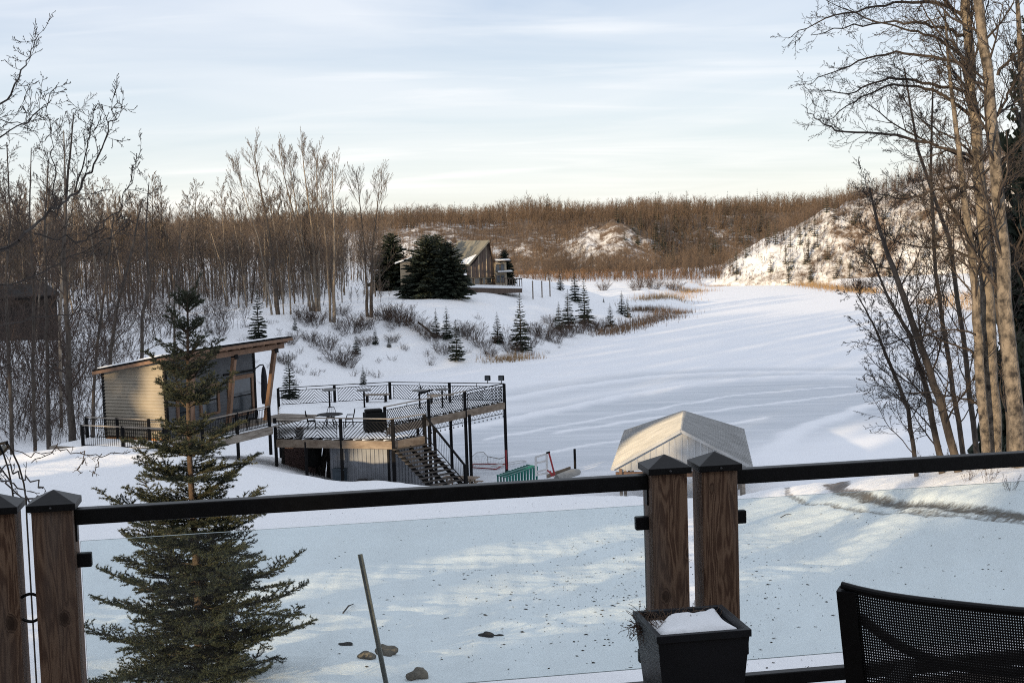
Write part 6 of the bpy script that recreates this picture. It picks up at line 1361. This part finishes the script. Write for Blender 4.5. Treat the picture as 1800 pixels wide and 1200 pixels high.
reeds('reeds', 'thin reeds along the far shore berm', [(1225, 500), (1300, 498), (1400, 496)], 700, 1.2, .7, rng)

# ------------------------------------------------------------------ house on the field
def house():
    g = HOUSE_G.copy(); D = g[1]; s = D/FPX; t = thing('house', 'brown A-frame house with steep curved gable and tan wing behind big spruces', 'house', g)
    M_SH = mat('cedar_shake', (0.115, 0.085, 0.068), (0.075, 0.055, 0.046), rough=0.85, scale=2, stretch=(3, 3, .5)); M_RF = mat('mossy_roof', (0.20, 0.19, 0.155), (0.14, 0.13, 0.108), rough=0.85, scale=1)
    M_CRM = mat('cream_wall', (0.36, 0.30, 0.22), (0.29, 0.24, 0.175), rough=0.8)
    P = lambda px_, py_, dy=0.0: aty(px_, py_, D+dy)
    z0 = g[2]-.3
    # main gable: front face right-camera, roof to the left
    fl, fr_, ap = P(822, 488, 0), P(876, 486, 4), P(860, 424, 2); base_l, base_r = fl.copy(), fr_.copy()
    apb = ap+np.array([-4.6, 7.5, 0.0]); flb = fl+np.array([-4.6, 7.5, 0]); frb = fr_+np.array([-4.6, 7.5, 0])
    eave = P(826, 464, 0)
    # gable boards following the flared sides
    nb = 8; 
    for i in range(nb):
        f0, f1 = i/nb, (i+1)/nb-.012; b0, b1 = fl*(1-f0)+fr_*f0, fl*(1-f1)+fr_*f1
        def topz(f):
            k = (f-0.70)/(0.70 if f < 0.70 else 0.30); return fl[2]+(ap[2]-fl[2])*(1-abs(k))**(0.85)*1.0 if abs(k) < 1 else fl[2]+.05
        dz = np.array([0.06, 0.1, 0]); z1, z2 = max(topz(f0), fl[2]+1.6*(1 if f0 < .7 else 0)), max(topz(f1), fl[2]+1.6*(1 if f1 < .7 else 0))
        MB().hexa([b0, b1, b1+dz, b0+dz], [np.array([b0[0], b0[1], z1]), np.array([b1[0], b1[1], z2]), np.array([b1[0], b1[1], z2])+dz, np.array([b0[0], b0[1], z1])+dz]).build('gable_panel', M_SH, t)
        MB().bar(b0, np.array([b0[0], b0[1], z1]), 0.10, 0.10, up=(1, 0, 0)).build('batten', M_CRM if i % 2 else M_SH, t)
    el, elb = np.array([eave[0]-2.3, eave[1]+3.0, eave[2]-.1]), np.array([eave[0]-4.8, eave[1]+9, eave[2]-.1])
    fe = np.array([fl[0]+.2, fl[1]-.1, fl[2]+1.62])
    rf_ = MB(); rf_.add([ap, fe, elb+np.array([1, -3, 0]), apb], [(0, 1, 2, 3)]); rf_.add([ap+Z1*.14, fe+Z1*.14, elb+np.array([1, -3, .14]), apb+Z1*.14], [(0, 1, 2, 3)]); ro = rf_.build('roof', M_RF, t)
    rr_ = MB(); rr_.add([ap, fr_+Z1*.1, frb+Z1*.1, apb], [(0, 1, 2, 3)]); rr_.build('roof', M_SH, t)
    MB().bar(ap+Z1*.1, fe+Z1*.08, 0.15, 0.22).build('rake_board', M_RF, t)
    # snow lying low on the roof
    a_ = fe*.86+ap*.14+Z1*.2; c_ = elb+np.array([1, -3, .25]); q = [fe+Z1*.18, a_*.72+ap*.28, a_*.6+c_*.4, c_]; MB().add([v for v in q]+[v+Z1*.15 for v in q], [(0, 1, 2, 3), (4, 5, 6, 7), (0, 1, 5, 4), (1, 2, 6, 5), (2, 3, 7, 6), (3, 0, 4, 7)]).build('roof_snow', M_SNOWR, ro)
    # ground floor band with windows
    b0, b1 = P(815, 501, .6), P(876, 500, 4.4); z1 = fl[2]+.05
    MB().hexa([(*b0[:2], z0), (*b1[:2], z0), (b1[0]-3, b1[1]+6, z0), (b0[0]-3, b0[1]+6, z0)], [(*b0[:2], z1), (*b1[:2], z1), (b1[0]-3, b1[1]+6, z1), (b0[0]-3, b0[1]+6, z1)]).build('wall', M_SH, t)
    e = (b1-b0)/np.linalg.norm(b1-b0); L = np.linalg.norm(b1-b0); nr = np.array([e[1], -e[0], 0])
    for i, (f0, f1) in enumerate(((.10, .26), (.30, .46), (.54, .62), (.66, .80))):
        a, b_ = b0+e*L*f0+nr*.04, b0+e*L*f1+nr*.04; zb, zt = fl[2]-1.0, fl[2]-.12; w = MB()
        for q0, q1 in (((a, zb), (a, zt)), ((b_, zb), (b_, zt)), ((a, zt), (b_, zt)), ((a, zb), (b_, zb))): w.bar((*q0[0][:2], q0[1]), (*q1[0][:2], q1[1]), .08, .08, up=nr)
        wo = w.build('window', M_CRM, t); MB().hexa([(*a[:2], zb), (*b_[:2], zb), (*(b_-nr*.03)[:2], zb), (*(a-nr*.03)[:2], zb)], [(*a[:2], zt), (*b_[:2], zt), (*(b_-nr*.03)[:2], zt), (*(a-nr*.03)[:2], zt)]).build('pane', wpane(), wo)
    MB().bar(b0+np.array([0, -.1, 1.25-.3]), b1+np.array([0, -.1, 1.25-.3]), .12, .14).build('belt_trim', M_CRM, t)
    # glazed bay to the right with flat snowy roof
    c0 = P(880, 500, 3.0); bw = 20*s
    MB().box((c0[0], c0[1]+1, z0), bw, 2.2, P(880, 461, 3)[2]-z0, .1).build('bay', M_CRM, t)
    for k_, zpx in enumerate((459, 479)):
        zt = P(880, zpx, 3)[2]; MB().box((c0[0]+.3+.25*k_, c0[1]+.9, zt), bw*1.35, 2.9, .10, .1).build('bay_roof', M_SH, t); MB().box((c0[0]+.3+.25*k_, c0[1]+.9, zt+.10), bw*1.3, 2.8, .14, .1).build('roof_snow', M_SNOWR, t)
    for k_ in range(2):
        for j in range(2):
            zb = P(880, 478-16*0 if k_ else 497, 3)[2]; zc = P(880, 464 if k_ else 483, 3)[2]; x = c0[0]+(-.25+.5*j)*bw*.8; w = MB().box((x, c0[1]-.14, zb), bw*.34, .05, zc-zb, .1).build('window', M_SH, t); MB().box((x, c0[1]-.17, zb+.1), bw*.26, .03, zc-zb-.2, .1).build('pane', wpane(), w)
    # tan wing on the left
    w0, w1 = P(705, 514, 1), P(735, 514, 3); zt0, zt1 = P(705, 463, 1)[2], P(735, 452, 3)[2]
    MB().hexa([(*w0[:2], z0), (*w1[:2], z0), (w1[0], w1[1]+6, z0), (w0[0], w0[1]+6, z0)], [(*w0[:2], zt0), (*w1[:2], zt1), (w1[0], w1[1]+6, zt1), (w0[0], w0[1]+6, zt0)]).build('wing_wall', M_CRM, t)
    a, b_ = P(694, 464, .4), P(740, 448, 2.6); MB().hexa([a, b_, b_+[0, 7, 0], a+[0, 7, 0]], [a+Z1*.22, b_+Z1*.22, b_+[0, 7, .22], a+[0, 7, .22]]).build('wing_roof', M_SNOWR, t)
    # low porch deck with snow
    d0, d1 = P(822, 507, -3), P(918, 510, -1); MB().hexa([(*d0[:2], z0), (*d1[:2], z0), (d1[0], d1[1]+3, z0), (d0[0], d0[1]+3, z0)], [(*d0[:2], d0[2]+.12), (*d1[:2], d1[2]+.22), (d1[0], d1[1]+3, d1[2]+.22), (d0[0], d0[1]+3, d0[2]+.12)]).build('porch', M_SH, t)
    MB().hexa([(*d0[:2], d0[2]+.13), (*d1[:2], d1[2]+.23), (d1[0], d1[1]+3, d1[2]+.23), (d0[0], d0[1]+3, d0[2]+.13)], [(*d0[:2], d0[2]+.42), (*d1[:2], d1[2]+.52), (d1[0], d1[1]+3, d1[2]+.52), (d0[0], d0[1]+3, d0[2]+.42)]).build('porch_snow', M_SNOWR, t)
    for i in range(9):
        p = P(884+4.2*i, 508, -.5); MB().bar(p, p+Z1*1.5, .10, .10, up=(1, 0, 0)).build('porch_rail_post', M_SH, t)
    MB().bar(P(884, 489, -.5), P(918, 490, -.5), .10, .14).build('porch_rail', M_SH, t)
house()
for px_, py_, ty_, lab in ((937, 526, 493, 'left slim pole on the snowy field right of the house'), (953, 523, 493, 'middle slim pole on the snowy field right of the house'), (967, 521, 488, 'right slim pole on the snowy field right of the house')):
    g = gpix(px_, py_); tag(MB().lathe(g-Z1*.1, [(0.09, 0), (0.09, (py_-ty_)*g[1]/FPX), (0.05, (py_-ty_)*g[1]/FPX+.05)], 8).build('pole', M_GREYWOOD), lab, 'pole', 'slim poles on the field')
g, h = gpix(735, 575), gpix(766, 596); tag(MB().tube([g+Z1*.5, (g+h)/2+Z1*.45, h+Z1*.2], [.1, .12, .16], 7).build('fallen_log', M_BARKD), 'dark fallen log on the bank left of the spruce trio', 'log')

# ------------------------------------------------------------------ unseen wood behind the house, put in and shaped to shade the yard
def shade_wood():
    rng = np.random.default_rng(44); sa, ca = math.sin(SUN_AZ), math.cos(SUN_AZ); te = math.tan(SUN_EL); P = []; 
    for row in range(4):
        for p in np.arange(-175, 45, 2.6):
            q = 56+row*6+rng.uniform(-2, 2); pp = p+rng.uniform(-1.2, 1.2); x, y = -q*sa+pp*ca, -q*ca-pp*sa
            P.append((x, y, q))
    P = np.array(P); gzz = np.maximum(ground_h(P[:, 0], P[:, 1]), 0); C_ = []; S_ = []
    for (x, y, q), g in zip(P, gzz):
        P_ = x*ca-y*sa
        top = ((222 if P_ > -60 else (222-17*min(1, (-60-P_)/50) - 10*min(1, max(0, (-125-P_)/20))))+q)*te-rng.uniform(0, 3.5) - 1.5*rng.random(); Hh = max(8, top-g); n = 150
        f = rng.random(n)**1.25; r = 3.0*(1-f)**.8*np.sqrt(rng.random(n)); a = rng.uniform(0, 6.283, n); C_.append(np.stack([x+r*np.cos(a), y+r*np.sin(a), g+Hh*f], 1)); S_.append(np.full(n, 1.05)*(1.15-.5*f))
    C_ = np.concatenate(C_); S_ = np.concatenate(S_)
    # crown pieces cut away along sun rays so that chosen spots are lit
    L = np.array(LDIR); keep = np.ones(len(C_), bool)
    for tgt, rad in SUNGAPS:
        w = C_-np.array(tgt); al = w@L; dist = np.linalg.norm(w-al[:, None]*L, axis=1); keep &= ~((dist < rad+.75) & (al < 0))
    C_, S_ = C_[keep], S_[keep]; n = len(C_); o1 = rng.normal(size=(n, 3)); o2 = rng.normal(size=(n, 3)); o1 /= np.linalg.norm(o1, axis=1, keepdims=True); o2 /= np.linalg.norm(o2, axis=1, keepdims=True); s = S_[:, None]
    V = np.stack([C_+o1*s, C_-o1*s*.6+o2*s*.7, C_-o2*s], 1).reshape(-1, 3); o = obj('shade_forest', V, np.arange(3*n).reshape(-1, 3), M_NEEDLEF); o['kind'] = 'stuff'; o['label'] = 'unseen spruce wood behind the house, shaped to shade the yard'
def wall_at(px_, py_):   # cabin left wall plane
    d = ray(px_, py_); n = -CV; tt = ((CN-_C)@n)/(d@n); return _C+d*tt
SUNGAPS = [(wall_at(274, 680), .45), (wall_at(276, 745), .4), (wall_at(272, 650), .4), (np.array([-7.0, 69.1, 4.1]), .25), (np.array([-6.3, 68.9, 4.1]), .3), (np.array([-7.6, 69.3, 4.1]), .1), (np.array([-6.0, 68.8, 5.0]), .4),
           (np.array([6.0, 70, 3.2]), 1.2), (np.array([6.6, 73, 3.6]), 1.3), (np.array([7.5, 69, 4.2]), .9)]
for px_, py_ in ((1725, 330), (1730, 430), (1705, 120), (1735, 590), (1778, 620), (1760, 380), (1745, 700), (1735, 60), (1772, 520), (1715, 220)): SUNGAPS.append((aty(px_, py_, 33.7), 1.0))
for px_, py_, r_ in ((740, 1108, .5), (815, 1088, .5), (960, 1060, .5), (1010, 955, .7), (930, 965, .7), (1090, 940, .6), (860, 985, .6), (1340, 955, .8), (1420, 915, .9), (1480, 912, .8), (1370, 870, .7), (1560, 862, .8), (1660, 868, .8), (250, 800, .9), (120, 812, .8), (30, 812, .7), (1400, 865, .7), (1100, 1065, .5), (660, 1090, .4), (560, 1010, .4)):
    SUNGAPS.append((gpix(px_, py_)+Z1*.1, r_))
shade_wood()
